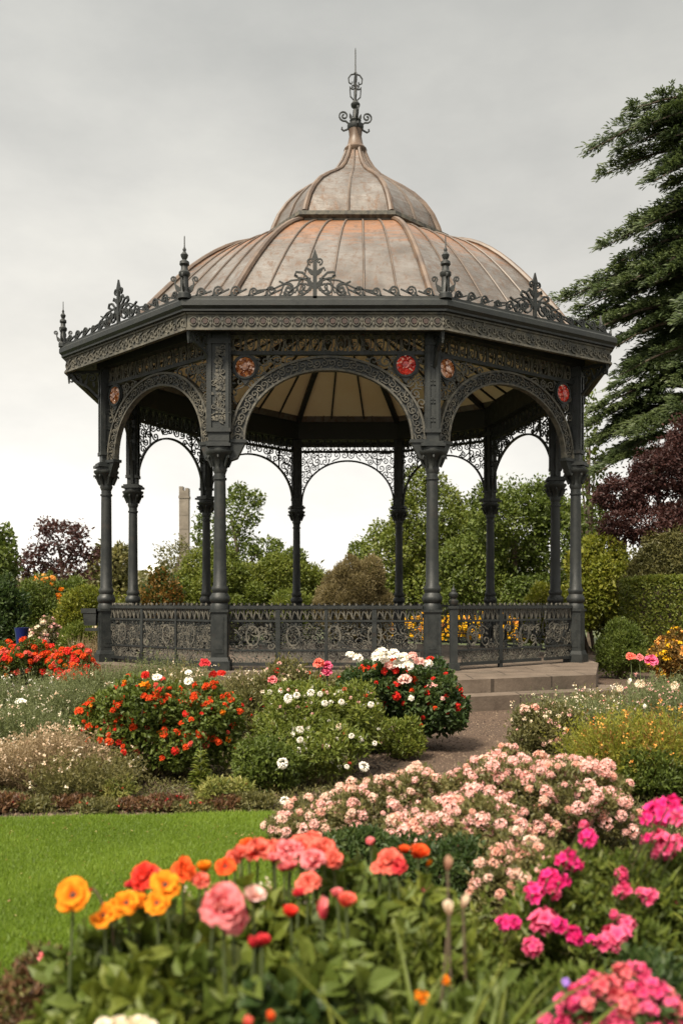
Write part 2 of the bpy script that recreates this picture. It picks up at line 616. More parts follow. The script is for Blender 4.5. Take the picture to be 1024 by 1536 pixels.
def arch_panel(i, front):
    p0, p1 = P[i], P[(i + 1) % N]
    fr, L = frame(p0, p1)
    mb = MB(CTR)
    wp0 = 0.17 if NM[i] == 'A' else 0.105
    wp1 = 0.17 if NM[(i + 1) % N] == 'A' else 0.105
    ua, ub = wp0, L - wp1
    band = 0.19 if front else 0.035
    cx = (ua + ub) / 2
    a_out, a_in = (ub - ua) / 2 - 0.01, (ub - ua) / 2 - 0.01 - band
    rise_in = (Z_CROWN - Z_IMP - 0.1) if front else 1.10
    rise_out = rise_in + band
    zs = Z_IMP + 0.1
    nn = 40

    def arc(a, b, k=nn):
        return [(cx - a * math.cos(PI * t / k), zs + b * (math.sin(PI * t / k) ** 0.92)) for t in range(k + 1)]

    if front:
        inner, outer = arc(a_in, rise_in), arc(a_out, rise_out)
        mid = arc((a_in + a_out) / 2, (rise_in + rise_out) / 2)
        mb.cur = 0
        # ring plate with two rims
        for k in range(nn):
            mb.plate([inner[k], inner[k + 1], outer[k + 1], outer[k]], 0.04, fr)
        mb.cur = 1
        mb.ribbon(inner, 0.030, 0.10, fr)
        mb.ribbon(outer, 0.034, 0.11, fr)
        # running vine on the ring
        ns = int(PI * a_out / 0.12)
        for k in range(ns):
            t = (k + 0.5) / ns
            aa = PI * t
            amid, bmid = (a_in + a_out) / 2, (rise_in + rise_out) / 2
            u, v = cx - amid * math.cos(aa), zs + bmid * (math.sin(aa) ** 0.92)
            hand = 1 if k % 2 else -1
            mb.ribbon(spiral(u, v, 0.058, aa * -1 + RND.uniform(-.5, .5) + (0 if k % 2 else PI), hand, 1.25, 11, 0.05), 0.015, 0.03, fr, 0.03)
            for q in (-1, 1):
                an = RND.uniform(0, 2 * PI)
                mb.plate(leafpoly(u + 0.05 * math.cos(an), v + 0.05 * math.sin(an), an, 0.06, 0.016), 0.02, fr, 0.03)
        # springing brackets beside the piers
        mb.cur = 0
        for s, ue in ((1, ua), (-1, ub)):
            mb.plate([(ue - s * 0.01, zs - 0.02), (ue - s * 0.01, zs - 0.30), (ue + s * 0.10, zs - 0.26), (ue + s * (band + 0.03), zs - 0.02)][::s], 0.13, fr)
            mb.ribbon([(ue - s * 0.012, zs - 0.0), (ue + s * (band + 0.05), zs - 0.0)], 0.05, 0.17, fr)
    else:
        mb.cur = 0
        mb.ribbon(arc(a_in + 0.02, rise_in + 0.02), 0.04, 0.05, fr)
        # vertical struts
        for q in (-0.5, 0.5):
            uu = cx + q * a_in * 1.3
            zb = zs + rise_in * math.sqrt(max(0, 1 - (0.65) ** 2)) + 0.05
            mb.ribbon([(uu, zb), (uu, Z_BEAM)], 0.022, 0.03, fr)

    def inside(u, v, m):
        if not (ua + m * .5 < u < ub - m * .5 and zs - 0.35 < v < Z_RAIL - 0.02 - m * .5):
            return False
        A, B = a_out + 0.0 + m, rise_out + m
        x = (u - cx) / A
        y = (v - zs) / B
        if v < zs:
            return abs(u - cx) > A
        return x * x + y * y > 1.0

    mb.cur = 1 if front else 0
    w = 0.020 if front else 0.021
    cell = 0.185 if front else 0.19
    fill_scrolls(mb, fr, inside, ua, ub, zs - 0.3, Z_RAIL, cell, w, 0.022, leaves=2 if front else 1)
    if front:
        fill_scrolls(mb, fr, lambda u, v, m: inside(u, v, m) and abs(u - cx) > 0.35 * a_out, ua + 0.07, ub, zs - 0.2, Z_RAIL, 0.24, 0.016, 0.02, 0.75, leaves=2)
    # side stiles, frieze and rails
    mb.cur = 0
    mb.ribbon([(ua - 0.02, Z_RAIL), (ub + 0.02, Z_RAIL)], 0.055, 0.08, fr)
    mb.ribbon([(ua - 0.02, Z_BEAM + 0.03), (ub + 0.02, Z_BEAM + 0.03)], 0.11, 0.16, fr)
    nf = max(4, int(round((ub - ua) / 0.20)))
    du = (ub - ua) / nf
    zm = (Z_RAIL + Z_BEAM) / 2
    hh = (Z_BEAM - Z_RAIL) / 2
    mb.cur = 1 if front else 0
    for k in range(nf):
        u = ua + (k + .5) * du
        pts = [(u + 0.30 * du * math.cos(t), zm + 0.80 * hh * math.sin(t)) for t in [PI * (0.5 + q / 7) for q in range(15)]]
        mb.ribbon(pts[:-1], 0.019, 0.025, fr, close=True)
        mb.ribbon([(u - du / 2, Z_RAIL), (u - du / 2 + 0.02, zm), (u - du / 2, Z_BEAM)], 0.022, 0.03, fr)
        mb.ribbon(spiral(u, zm + RND.uniform(-.03, .03), 0.05, RND.uniform(0, 6), RND.choice((-1, 1)), 1.1, 9), 0.015, 0.02, fr)
        mb.plate(leafpoly(u - du / 2, Z_BEAM - 0.02, -PI / 2 + RND.uniform(-.6, .6), 0.11, 0.03), 0.02, fr)
        mb.plate(leafpoly(u - du / 2 + .02, Z_RAIL + 0.03, PI / 2 + RND.uniform(-1, 1), 0.08, 0.022), 0.02, fr)
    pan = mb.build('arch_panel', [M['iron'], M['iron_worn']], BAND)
    return pan, fr, ua, ub, L


def disc(fr, u, v, r, n=24):
    return [(u + r * math.cos(2 * PI * k / n), v + r * math.sin(2 * PI * k / n)) for k in range(n)]


FRONT = (0, 1, 2)
for i in range(N):
    pan, fr, ua, ub, L = arch_panel(i, i in FRONT)
    if i in FRONT:
        for side in (0, 1):
            u = ua + 0.22 if side == 0 else ub - 0.30
            v = 5.00 if side == 0 else 5.03
            if i == 2 and side == 0:
                u, v = ua + 0.16, 5.02
            if i == 2 and side == 1:
                u, v = ub - 0.26, 5.0
            if i == 0 and side == 1:
                continue
            mb = MB(CTR)
            mb.plate(disc(fr, u, v, 0.20), 0.03, fr, 0.02)
            mb.ribbon(disc(fr, u, v, 0.165)[:-1], 0.03, 0.05, fr, 0.03, close=True)
            mb.plate([(u - .06, v - .195), (u, v - .27), (u + .06, v - .195)], 0.03, fr, 0.022)
            md = mb.build('medallion', M['iron'], pan)
            mb = MB(CTR)
            red = not (side == 0)
            n = 12
            for k in range(n):          # ring of faceted petals round a boss
                a0, a1 = 2 * PI * k / n, 2 * PI * (k + 1) / n
                am = (a0 + a1) / 2
                pp = [(u + .05 * math.cos(a0), v + .05 * math.sin(a0)), (u + .15 * math.cos(a0), v + .15 * math.sin(a0)),
                      (u + .15 * math.cos(a1), v + .15 * math.sin(a1)), (u + .05 * math.cos(a1), v + .05 * math.sin(a1))]
                vs = [fr(x, y, 0.045) for x, y in pp] + [fr(u + .10 * math.cos(am), v + .10 * math.sin(am), 0.07)]
                mb.add(vs, [(0, 1, 4), (1, 2, 4), (2, 3, 4), (3, 0, 4)])
            mb.plate(disc(fr, u, v, 0.052, 12), 0.05, fr, 0.05)
            mb.build('rosette_glass', M['glass_red'] if red else M['glass_amber'], md)

# ------------------------------------------------------------------ eaves: beam, soffit, fascia, gutter, cresting
mb = MB(CTR)
mb.rings([loop(scaled(P, CTR, 0.955), 5.50), loop(scaled(P, CTR, 1.035), 5.50), loop(scaled(P, CTR, 1.035), 6.02), loop(scaled(P, CTR, 0.955), 6.02)], False, False)
n0 = len(mb.v) - 4 * N
mb.add([], [])
mb.f += [(n0 + 3 * N + i, n0 + 3 * N + (i + 1) % N, n0 + (i + 1) % N, n0 + i) for i in range(N)]
mb.mi += [0] * N
mb.build('ring_beam', M['iron'], BAND)

EVin = [e + (Vector((CTR.x, CTR.y, 0)) - e).normalized() * 0.10 for e in EV]
EVg = [e + (e - Vector((CTR.x, CTR.y, 0))).normalized() * 0.07 for e in EV]
EVm = [e + (e - Vector((CTR.x, CTR.y, 0))).normalized() * 0.03 for e in EV]
mb = MB(CTR)
inn = scaled(P, CTR, 1.03)
mb.rings([loop(inn, 5.64), loop(EVin, 5.50), loop(EVin, 5.69), loop(EVm, 5.705), loop(EVm, 5.735), loop(EVg, 5.775), loop(EVg, 5.85), loop(EVm, 5.885), loop(EVin, 5.885), loop(FT, 5.93)], False, False)
mb.build('cornice', M['iron'], BAND)

mb = MB(CTR)
for i in range(N):
    fr, L = frame(EVin[i], EVin[(i + 1) % N])
    mb.cur = 0
    mb.plate([(-0.01, 5.44), (L + 0.01, 5.44), (L + 0.01, 5.695), (-0.01, 5.695)], 0.05, fr, 0.027)
    mb.ribbon([(-0.02, 5.45), (L + .02, 5.45)], 0.03, 0.04, fr, 0.06)
    mb.ribbon([(-0.02, 5.682), (L + .02, 5.682)], 0.026, 0.036, fr, 0.06)
    if i in (9, 0, 1, 2, 3):
        if i in (1,):
            n = int(L / 0.165)
            for k in range(n):
                u = (k + .5) * L / n
                mb.cur = 1
                mb.plate(disc(fr, u, 5.566, 0.040, 8), 0.03, fr, 0.062)
                mb.cur = 0
                mb.ribbon(disc(fr, u, 5.566, 0.062, 10)[:-1], 0.014, 0.02, fr, 0.06, close=True)
                for q in (-1, 1):
                    mb.plate(leafpoly(u + 0.0825, 5.566, q * PI / 2, 0.07, 0.02), 0.02, fr, 0.06)
        else:
            n = int(L / 0.10)
            for k in range(n):
                u = (k + .5) * L / n
                s = 1 if k % 2 else -1
                mb.ribbon(spiral(u, 5.566, 0.062, s * PI / 2, s, 1.0, 9, 0.04), 0.016, 0.022, fr, 0.06)
                mb.plate(leafpoly(u, 5.566 + s * .06, RND.uniform(0, 6), 0.06, 0.018), 0.02, fr, 0.06)
M['rosette'] = two_tone('dark_rust_rosette', (0.014, 0.007, 0.005), (0.040, 0.018, 0.012), 20, .6)
fas = mb.build('fascia', [M['iron_fascia'], M['rosette']], BAND)

# drop brackets under the eave corners
for i, k in enumerate(NM):
    p0, p1 = P[i], EVin[i]
    fr, L = frame(p0, p1)
    mb = MB(CTR)
    mb.ribbon([(0.1, 5.47), (L, 5.45)], 0.05, 0.05, fr)
    mb.ribbon([(L - .03, 5.45), (L * .8, 5.30), (L * .5, 5.2), (0.1, 4.98)], 0.04, 0.05, fr)
    mb.ribbon(spiral(L * .38, 5.36, 0.085, 0, 1, 1.5, 16, .1), 0.022, 0.03, fr)
    mb.ribbon(spiral(L * .72, 5.39, 0.05, 2, -1, 1.4, 14, .08), 0.02, 0.03, fr)
    mb.ribbon(spiral(L * .95, 5.33, 0.06, PI / 2, 1, 1.3, 14, .03), 0.02, 0.03, fr)
    for q in range(4):
        mb.plate(leafpoly(L * (.35 + .17 * q), 5.30 + .03 * q, -PI / 2 + .5 * (q % 2) - .2, 0.12, 0.03), 0.025, fr)
    mb.tube([fr(L * 1.0, 5.46), fr(L * 1.0, 5.26)], [0.035, 0.012], 6)
    mb.build('eave_bracket', M['iron'], BAND)


def cresting(i, back=False):
    e0, e1 = EV[i], EV[(i + 1) % N]
    fr, L = frame(e0, e1)
    mb = MB(CTR)
    z0 = 5.885
    mb.ribbon([(0.05, z0 + .02), (L - .05, z0 + .02)], 0.035, 0.04, fr)
    cx = L / 2
    if i == 1:
        cx = L * 0.50
    n = max(6, int(round((L - 0.24) / 0.25)))
    du = (L - 0.24) / n
    for k in range(n):
        u = 0.12 + (k + .5) * du
        d = abs(u - cx) / (L / 2)
        if abs(u - cx) < 0.1:
            continue
        h = 0.10 + 0.02 * math.cos(3 * PI * d) + (0.12 * max(0, 1 - d * 2.2))
        s = 1 if u < cx else -1
        mb.ribbon(spiral(u, z0 + 0.05 + h * .62, h * .60, PI if s > 0 else 0, -s, 1.45, 15, 0.10), 0.022, 0.025, fr)
        mb.ribbon([(u - s * du * .6, z0 + .03), (u - s * du * .1, z0 + .045 + h * .1), (u + s * du * .35, z0 + h * 1.0), (u + s * du * .6, z0 + h * 1.25)], 0.02, 0.025, fr)
        mb.plate(leafpoly(u + s * du * .3, z0 + h * .8, PI / 2 + s * .7, 0.10, 0.024), 0.02, fr)
        mb.plate(leafpoly(u - s * du * .3, z0 + h * .4, PI / 2 - s * .5, 0.07, 0.02), 0.02, fr)
    # palmette
    k = 0.92
    mb.ribbon([(cx, z0), (cx, z0 + .30 * k), (cx, z0 + .60 * k)], 0.06, 0.04, fr)
    for s in (-1, 1):
        mb.ribbon(spiral(cx + s * .20 * k, z0 + .17, .13, PI / 2, s, 1.5, 18, 0.12), 0.024, 0.03, fr)
        mb.ribbon(spiral(cx + s * .42 * k, z0 + .12, .09, PI / 2, s, 1.5, 16, 0.14), 0.022, 0.03, fr)
        mb.ribbon([(cx, z0 + .12), (cx + s * .10 * k, z0 + .32 * k), (cx + s * .20 * k, z0 + .42 * k), (cx + s * .30 * k, z0 + .43 * k), (cx + s * .32 * k, z0 + .38 * k), (cx + s * .28 * k, z0 + .36 * k)], 0.028, 0.03, fr)
        mb.ribbon([(cx, z0 + .30), (cx + s * .06, z0 + .46 * k), (cx + s * .13, z0 + .50 * k), (cx + s * .15, z0 + .45 * k)], 0.024, 0.03, fr)
        mb.ribbon(spiral(cx + s * .065, z0 + .60 * k, .055, -PI / 2, s, 1.2, 12), 0.02, 0.03, fr)
        mb.plate(leafpoly(cx, z0 + .35, PI / 2 + s * .9, .16, .035), 0.025, fr)
        mb.ribbon([(cx + s * .06, z0 + .30), (cx + s * .35, z0 + .27), (cx + s * .60, z0 + .15), (cx + s * .85, z0 + .12)], 0.02, 0.025, fr)
    mb.plate([(cx - .05, z0 + .64 * k), (cx, z0 + .60 * k), (cx + .05, z0 + .64 * k), (cx, z0 + .80 * k)], 0.03, fr)
    mb.build('cresting', M['iron'], BAND)


for i in range(N):
    cresting(i)
m = MB()
m.lathe([(0.10, 5.88), (0.10, 5.95), (0.065, 5.99), (0.06, 6.20), (0.085, 6.23), (0.085, 6.27), (0.055, 6.30), (0.05, 6.36), (0.075, 6.39), (0.07, 6.43),
         (0.03, 6.46), (0.05, 6.50), (0.058, 6.53), (0.02, 6.58), (0.028, 6.61), (0.010, 6.65), (0.008, 6.80), (0.001, 6.82)], n=12)
for k in range(4):
    a = k * PI / 2
    ca, sa = math.cos(a), math.sin(a)

    def fr4(p, v, o=0.0, ca=ca, sa=sa):
        return (ca * p - sa * o, sa * p + ca * o, v)
    m.ribbon([(.05, 5.95), (.12, 6.02), (.14, 6.12)] + spiral(.165, 6.17, .045, PI, -1, 1.2, 12), 0.022, 0.025, fr4)
    m.plate(leafpoly(.06, 6.0, .9, .13, .03), .02, fr4)
POST = m.mesh('corner_finial', M['iron'], True)
for i in range(N):
    if NM[i] == 'C':
        continue
    o = link('corner_finial', POST, BAND, (EV[i].x - CTR.x, EV[i].y - CTR.y, 0))
    if NM[i] == 'D':
        o.scale = (0.8, 0.8, 0.86)
        o.location.z = 0.83

# ------------------------------------------------------------------ roof
Z0, Z1 = 5.93, 8.41


BUL = [0.95, 0.62, 0.70, 1.0, 1.0, .9, .8, .8, .9, .95]


def roof_pt(i, s, t):
    a = FT[i].lerp(FT[(i + 1) % N], s)
    b = CL[i].lerp(CL[(i + 1) % N], s)
    p = a.lerp(b, t)
    k = BUL[i] * (1 - s) + BUL[(i + 1) % N] * s
    z = Z0 + (Z1 - Z0) * ((1 - k) * t + k * math.sin(t * PI / 2))
    return Vector((p.x, p.y, z))


mb = MB(CTR)
NT = 14
for i in range(N):
    for k in range(NT):
        t0, t1 = k / NT, (k + 1) / NT
        ns = 4
        for q in range(ns):
            s0, s1 = q / ns, (q + 1) / ns
            mb.add([roof_pt(i, s0, t0), roof_pt(i, s1, t0), roof_pt(i, s1, t1), roof_pt(i, s0, t1)], [(0, 1, 2, 3)])
roof = mb.build('roof', M['roof'], BAND)
mb = MB(CTR)
for i in range(N):
    L = (FT[i] - FT[(i + 1) % N]).length
    n = max(3, int(round(L / 0.62)))
    for k in range(1, n):
        s = k / n
        pts = [roof_pt(i, s, q / NT) + Vector((0, 0, 0.012)) for q in range(NT + 1)]
        mb.tube(pts, 0.020, 6)
M['seam'] = two_tone('dark_roof_seam', (0.045, 0.028, 0.018), (0.10, 0.068, 0.046), 3, .5)
mb.build('roof_seams', M['seam'], roof, True)
for i in range(N):
    mb = MB(CTR)
    pts = [roof_pt(i, 0, q / NT) + Vector((0, 0, 0.02)) for q in range(NT + 1)]
    mb.tube(pts, [0.066 - 0.018 * q / NT for q in range(NT + 1)], 8)
    mb.build('hip_rib', M['rust_edge'], roof, True)

# collar between the main roof and the dome
mb = MB(CTR)


def cl(k, z):
    return loop(scaled(CL, RC, k), z)


mb.rings([cl(0.97, 8.33), cl(1.02, 8.36), cl(1.03, 8.43), cl(1.075, 8.47), cl(1.075, 8.54), cl(1.0, 8.58), cl(0.93, 8.62)], True, False)
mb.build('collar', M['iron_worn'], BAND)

DPROF = [(0.965, 8.60), (0.945, 8.72), (0.885, 8.97), (0.80, 9.20), (0.68, 9.43), (0.535, 9.63), (0.40, 9.79), (0.295, 9.93), (0.215, 10.09), (0.155, 10.27), (0.118, 10.43), (0.10, 10.55)]
mb = MB(CTR)
for i in range(N):
    j = (i + 1) % N
    for a, b in zip(DPROF, DPROF[1:]):
        def q(k, z, v):
            p = RC + (v - RC) * k
            return (p.x, p.y, z)
        mid = CL[i].lerp(CL[j], .5)
        mb.add([q(a[0], a[1], CL[i]), q(a[0], a[1], mid), q(b[0], b[1], mid), q(b[0], b[1], CL[i])], [(0, 1, 2, 3)])
        mb.add([q(a[0], a[1], mid), q(a[0], a[1], CL[j]), q(b[0], b[1], CL[j]), q(b[0], b[1], mid)], [(0, 1, 2, 3)])
dome = mb.build('dome', M['dome'], BAND)


def smooth_prof(prof, n=3):
    out = []
    for a, b in zip(prof, prof[1:]):
        for k in range(n):
            out.append((a[0] + (b[0] - a[0]) * k / n, a[1] + (b[1] - a[1]) * k / n))
    return out + [prof[-1]]


mb2 = MB(CTR)
for i in range(N):
    v = CL[i]
    mb = MB(CTR)
    pts = [Vector((*(RC + (v - RC) * (k * 1.005)).xy, z)) for k, z in DPROF]
    mb.tube(pts, [0.062 - 0.028 * q / 11 for q in range(12)], 8)
    mb.build('dome_rib', M['rust_edge'], dome, True)
    mid = CL[i].lerp(CL[(i + 1) % N], .5)
    pts = [Vector((*(RC + (mid - RC) * (k * 1.004)).xy, z)) for k, z in DPROF]
    mb2.tube(pts, [0.034 - 0.015 * q / 11 for q in range(12)], 6)
mb2.build('dome_seams', M['seam'], dome, True)

mb = MB(CTR)
c = (RC.x, RC.y)
mb.cur = 1
mb.lathe([(0.16, 10.40), (0.225, 10.48), (0.235, 10.53), (0.16, 10.62), (0.125, 10.80), (0.14, 10.93)], c, 14)
mb.cur = 0
mb.lathe([(0.14, 10.93), (0.165, 10.97), (0.165, 11.03), (0.10, 11.08), (0.12, 11.12), (0.06, 11.18), (0.05, 11.33), (0.035, 11.36), (0.085, 11.40), (0.095, 11.45), (0.05, 11.51), (0.02, 11.56),
          (0.018, 12.05), (0.030, 12.08), (0.014, 12.12), (0.011, 12.55), (0.001, 12.60)], c, 12)
fin = mb.build('roof_finial', [M['iron'], M['rust_edge']], BAND, True)
for k in range(4):
    a = k * PI / 2 + 0.15
    u = Vector((math.cos(a), math.sin(a), 0))
    n = Vector((-u.y, u.x, 0))

    def fr(p, v, o=0.0, u=u, n=n):
        return (RC.x + u.x * p + n.x * o, RC.y + u.y * p + n.y * o, v)
    mb = MB(CTR)
    mb.ribbon([(0.10, 11.02), (0.15, 11.06), (0.20, 11.10)] + spiral(.235, 11.20, 0.11, -PI / 2 - .3, 1, 1.6, 20), 0.026, 0.03, fr)
    mb.ribbon([(0.10, 10.98), (0.17, 10.93), (0.24, 10.90), (0.28, 10.93), (0.27, 10.97)], 0.028, 0.03, fr)
    mb.plate(leafpoly(0.08, 11.14, PI / 2 - .3, 0.13, 0.03), 0.025, fr)
    mb.build('finial_scroll', M['iron'], fin)
    mb = MB(CTR)
    mb.ribbon([(0.0, 11.50), (0.10, 11.60), (0.11, 11.74)] + spiral(.05, 11.80, 0.06, 0, -1, 1.3, 12), 0.02, 0.025, fr)
    mb.build('finial_scroll', M['iron'], fin)
    mb = MB(CTR)
    mb.ribbon([(0.02, 12.06), (0.09, 12.04), (0.14, 11.97), (0.13, 11.88), (0.08, 11.85), (0.06, 11.90)], 0.022, 0.025, fr)
    mb.build('finial_scroll', M['iron'], fin)

# ------------------------------------------------------------------ ceiling
mb = MB(CTR)
inner = scaled(P, CTR, 0.962)
APEX = Vector((CTR.x, CTR.y, 7.25))
ZC = 5.98
for i in range(N):
    j = (i + 1) % N
    a, b = inner[i], inner[j]
    for q in range(6):
        t0, t1 = q / 6, (q + 1) / 6

        def cp(p, t):
            z = ZC + (APEX.z - ZC) * math.sin(t * PI / 2)
            w = p.lerp(Vector((CTR.x, CTR.y, 0)), t)
            return (w.x, w.y, z)
        mb.add([cp(a, t0), cp(a, t1), cp(b, t1), cp(b, t0)], [(0, 1, 2, 3)])
ceil = mb.build('ceiling_lining', M['ceiling'], BAND)
mb2 = MB(CTR)
for i in range(N):
    mb = MB(CTR)

    def cq(p, t, d=0.02):
        z = ZC + (APEX.z - ZC) * math.sin(t * PI / 2) - d
        w = p.lerp(Vector((CTR.x, CTR.y, 0)), t)
        return Vector((w.x, w.y, z))
    pts = [cq(inner[i], t / 8, 0.05) for t in range(9)]
    for a, b in zip(pts, pts[1:]):
        mb.bar(a, b, 0.11, 0.12)
    mb.build('ceiling_rib', M['iron'], ceil)
    j = (i + 1) % N
    L = (inner[i] - inner[j]).length
    n = max(2, int(round(L / 0.75)))
    for k in range(1, n):
        p = inner[i].lerp(inner[j], k / n)
        pts = [cq(p, t / 8) for t in range(8)]
        for a, b in zip(pts, pts[1:]):
            mb2.bar(a, b, 0.035, 0.04)
    for t in (0.42,):
        a, b = cq(inner[i], t), cq(inner[j], t)
        mb2.bar(a, b, 0.035, 0.04)
mb2.build('ceiling_battens', M['iron'], ceil)
mb = MB(CTR)
mb.lathe([(0.02, 6.55), (0.10, 6.62), (0.16, 6.72), (0.10, 6.80), (0.02, 6.84), (0.014, 7.2)], (CTR.x, CTR.y), 12)
mb.build('pendant_boss', M['iron_worn'], BAND, True)

# ------------------------------------------------------------------ railings
def railing(p0, p1, t0=0.15, t1=0.15, dense=1.0, low=None):
    low = dense if low is None else low
    fr, L = frame(p0, p1)
    mb = MB(CTR)
    a, b = t0, L - t1
    zb, zt = FLOOR + 0.09, 1.34
    zm1, zm2 = 1.13, 0.68
    mb.cur = 0
    mb.ribbon([(a, zt), (b, zt)], 0.05, 0.07, fr)
    mb.ribbon([(a, zm1), (b, zm1)], 0.03, 0.04, fr)
    mb.ribbon([(a, zm2), (b, zm2)], 0.028, 0.04, fr)
    mb.ribbon([(a, zb), (b, zb)], 0.05, 0.05, fr)
    npan = max(1, int(round((b - a) / 0.8)))
    for k in range(1, npan):
        u = a + (b - a) * k / npan
        mb.ribbon([(u, zb - 0.09), (u, zt)], 0.07 if k % 2 else 0.045, 0.05, fr)
    mb.cur = 1
    n = int((b - a) / 0.115)
    du = (b - a) / n
    for k in range(n):
        u = a + (k + .5) * du
        mb.ribbon([(u - du * .5, zm1), (u - du * .15, zt - .05), (u + du * .25, zt - .02), (u + du * .5, zm1)], 0.016, 0.018, fr)
        mb.ribbon([(u + du * .5, zm1), (u + du * .2, (zt + zm1) / 2), (u - du * .4, zt - .02)], 0.014, 0.018, fr)
        mb.plate(leafpoly(u, zt + .02, PI / 2 + RND.uniform(-.7, .7), 0.05, 0.016), 0.02, fr)
    ins = lambda u, v, m: a + m < u < b - m and zm2 + m < v < zm1 - m
    fill_scrolls(mb, fr, ins, a, b, zm2, zm1, 0.145, 0.018, 0.016, dense)
    fill_scrolls(mb, fr, ins, a + .05, b, zm2 + .05, zm1, 0.19, 0.016, 0.016, .95 * dense, leaves=2)
    mb.cur = 0
    fill_scrolls(mb, fr, ins, a + .02, b, zm2 + .02, zm1, 0.12, 0.014, 0.016, .8 * dense, leaves=2)
    mb.cur = 1
    ins2 = lambda u, v, m: a + m < u < b - m and zb + m < v < zm2 - m
    fill_scrolls(mb, fr, ins2, a, b, zb, zm2, 0.125, 0.019, 0.016, low, leaves=2)
    k = 0
    u = a + 0.35
    while u < b - 0.3:      # large rings in the middle band
        mb.ribbon([(u + .10 * math.cos(q * PI / 8), .90 + .15 * math.sin(q * PI / 8)) for q in range(16)], 0.024, 0.024, fr, close=True)
        u += 0.62
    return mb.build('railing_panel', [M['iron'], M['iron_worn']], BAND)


GATE = Vector((1.70, 13.62, 0))
railing(P[0], P[1])
railing(P[1], P[2], dense=.75, low=1.0)
railing(GATE, Vector((3.35, 14.95, 0)), 0.06, 0.06, .32, 1.0)
railing(Vector((3.35, 14.95, 0)), P[3], 0.06, 0.15, .4, 1.0)
for i in range(3, N):
    railing(P[i], P[(i + 1) % N], dense=0.2 if i in (4, 5, 6) else 1.0)
mb = MB(CTR)
g = (GATE.x, GATE.y)
mb.box((g[0], g[1], 0.43), (0.17, 0.17, 0.12))
mb.box((g[0], g[1], 0.90), (0.115, 0.115, 0.86))
mb.box((g[0], g[1], 1.34), (0.15, 0.15, 0.04))
mb.lathe([(0.05, 1.36), (0.075, 1.40), (0.075, 1.44), (0.04, 1.47), (0.07, 1.51), (0.07, 1.545), (0.035, 1.58), (0.04, 1.60), (0.012, 1.64), (0.002, 1.70)], g, 12)
mb.build('gate_post', M['iron'], BAND, True)
# stub of rail and lamp-like block standing off the column at the far end of the side rail
mb = MB(CTR)
d = P[0]
mb.box((d.x - 0.30, d.y + 0.02, 1.27), (0.26, 0.16, 0.08))
mb.box((d.x - 0.28, d.y + 0.02, 1.12), (0.20, 0.12, 0.22), taper=1.15)
mb.box((d.x - 0.22, d.y + 0.02, 0.94), (0.30, 0.10, 0.05))
mb.build('rail_stub', M['iron'], BAND)
# ------------------------------------------------------------------ camera
cam = bpy.data.cameras.new('camera')
co = bpy.data.objects.new('camera', cam)
COL.objects.link(co)
co.location = (0, 0, EH)
co.rotation_euler = (PI / 2, 0, 0)
cam.sensor_width = 36
cam.sensor_fit = 'AUTO'
cam.lens = 36 * F / 1536
cam.shift_y = (HY - 768) / 1536
cam.clip_start = 0.05
cam.clip_end = 3000
cam.dof.use_dof = True
cam.dof.focus_distance = 11.0
cam.dof.aperture_fstop = 2.1
SC.camera = co

# ------------------------------------------------------------------ sky: a high overcast over the Nishita sky, one soft sun
SUN_EL, SUN_AZ = math.radians(52), math.radians(-32)     # azimuth measured from behind the camera, negative: to the left
w = bpy.data.worlds.new('World')
SC.world = w
w.use_nodes = True
nt = w.node_tree
nt.nodes.clear()
out = nt.nodes.new('ShaderNodeOutputWorld')
bg = nt.nodes.new('ShaderNodeBackground')
sky = nt.nodes.new('ShaderNodeTexSky')
sky.sky_type = 'NISHITA'
sky.sun_disc = False
sky.sun_elevation = SUN_EL
sky.sun_rotation = PI - SUN_AZ
sky.air_density = 1.0
sky.dust_density = 2.0
tc = nt.nodes.new('ShaderNodeTexCoord')
sep = nt.nodes.new('ShaderNodeSeparateXYZ')
nt.links.new(tc.outputs['Generated'], sep.inputs[0])
BG = 0.1
# cloud layer brightness (in sky units; times BG on screen) by elevation: thin and white low down, heavier above, bright overhead
G = 1.0 / BG
elev = ramp(nt, [(0.0, (.74 * G, .715 * G, .67 * G)), (0.10, (.65 * G, .625 * G, .58 * G)), (0.25, (.505 * G, .485 * G, .44 * G)),
                 (0.42, (.405 * G, .396 * G, .366 * G)), (0.57, (.335 * G, .333 * G, .311 * G)), (0.75, (1.1 * G, 1.05 * G, .93 * G)), (1.0, (1.6 * G, 1.5 * G, 1.32 * G))], sep.outputs[2])
# brighter towards the low left of the view
mr = nt.nodes.new('ShaderNodeMapRange')
mr.inputs[1].default_value, mr.inputs[2].default_value = 0.25, -0.45
mr.inputs[3].default_value, mr.inputs[4].default_value = 0.93, 1.10
nt.links.new(sep.outputs[0], mr.inputs[0])
n1 = noise(nt, 3.2, 7, 0.58, coord=tc.outputs['Generated'], stretch=(1, 1, 2.2))
cl_ = ramp(nt, [(0.31, (.86, .865, .87)), (0.5, (.985, .985, .985)), (0.67, (1.10, 1.098, 1.085))], n1)
c1 = mixc(nt, 1.0, elev, cl_, 'MULTIPLY')
comb = nt.nodes.new('ShaderNodeCombineColor')
for k in range(3):
    nt.links.new(mr.outputs[0], comb.inputs[k])
c2 = mixc(nt, 1.0, c1, comb.outputs[0], 'MULTIPLY')
c3 = mixc(nt, 0.95, sky.outputs[0], c2)
nt.links.new(c3, bg.inputs[0])
bg.inputs[1].default_value = BG
nt.links.new(bg.outputs[0], out.inputs[0])

sl = bpy.data.lights.new('sun', 'SUN')
sl.energy = 4.4
sl.angle = math.radians(13)
sl.color = (1.0, 0.90, 0.74)
so = bpy.data.objects.new('sun', sl)
COL.objects.link(so)
so.location = (-4, -4, 10)
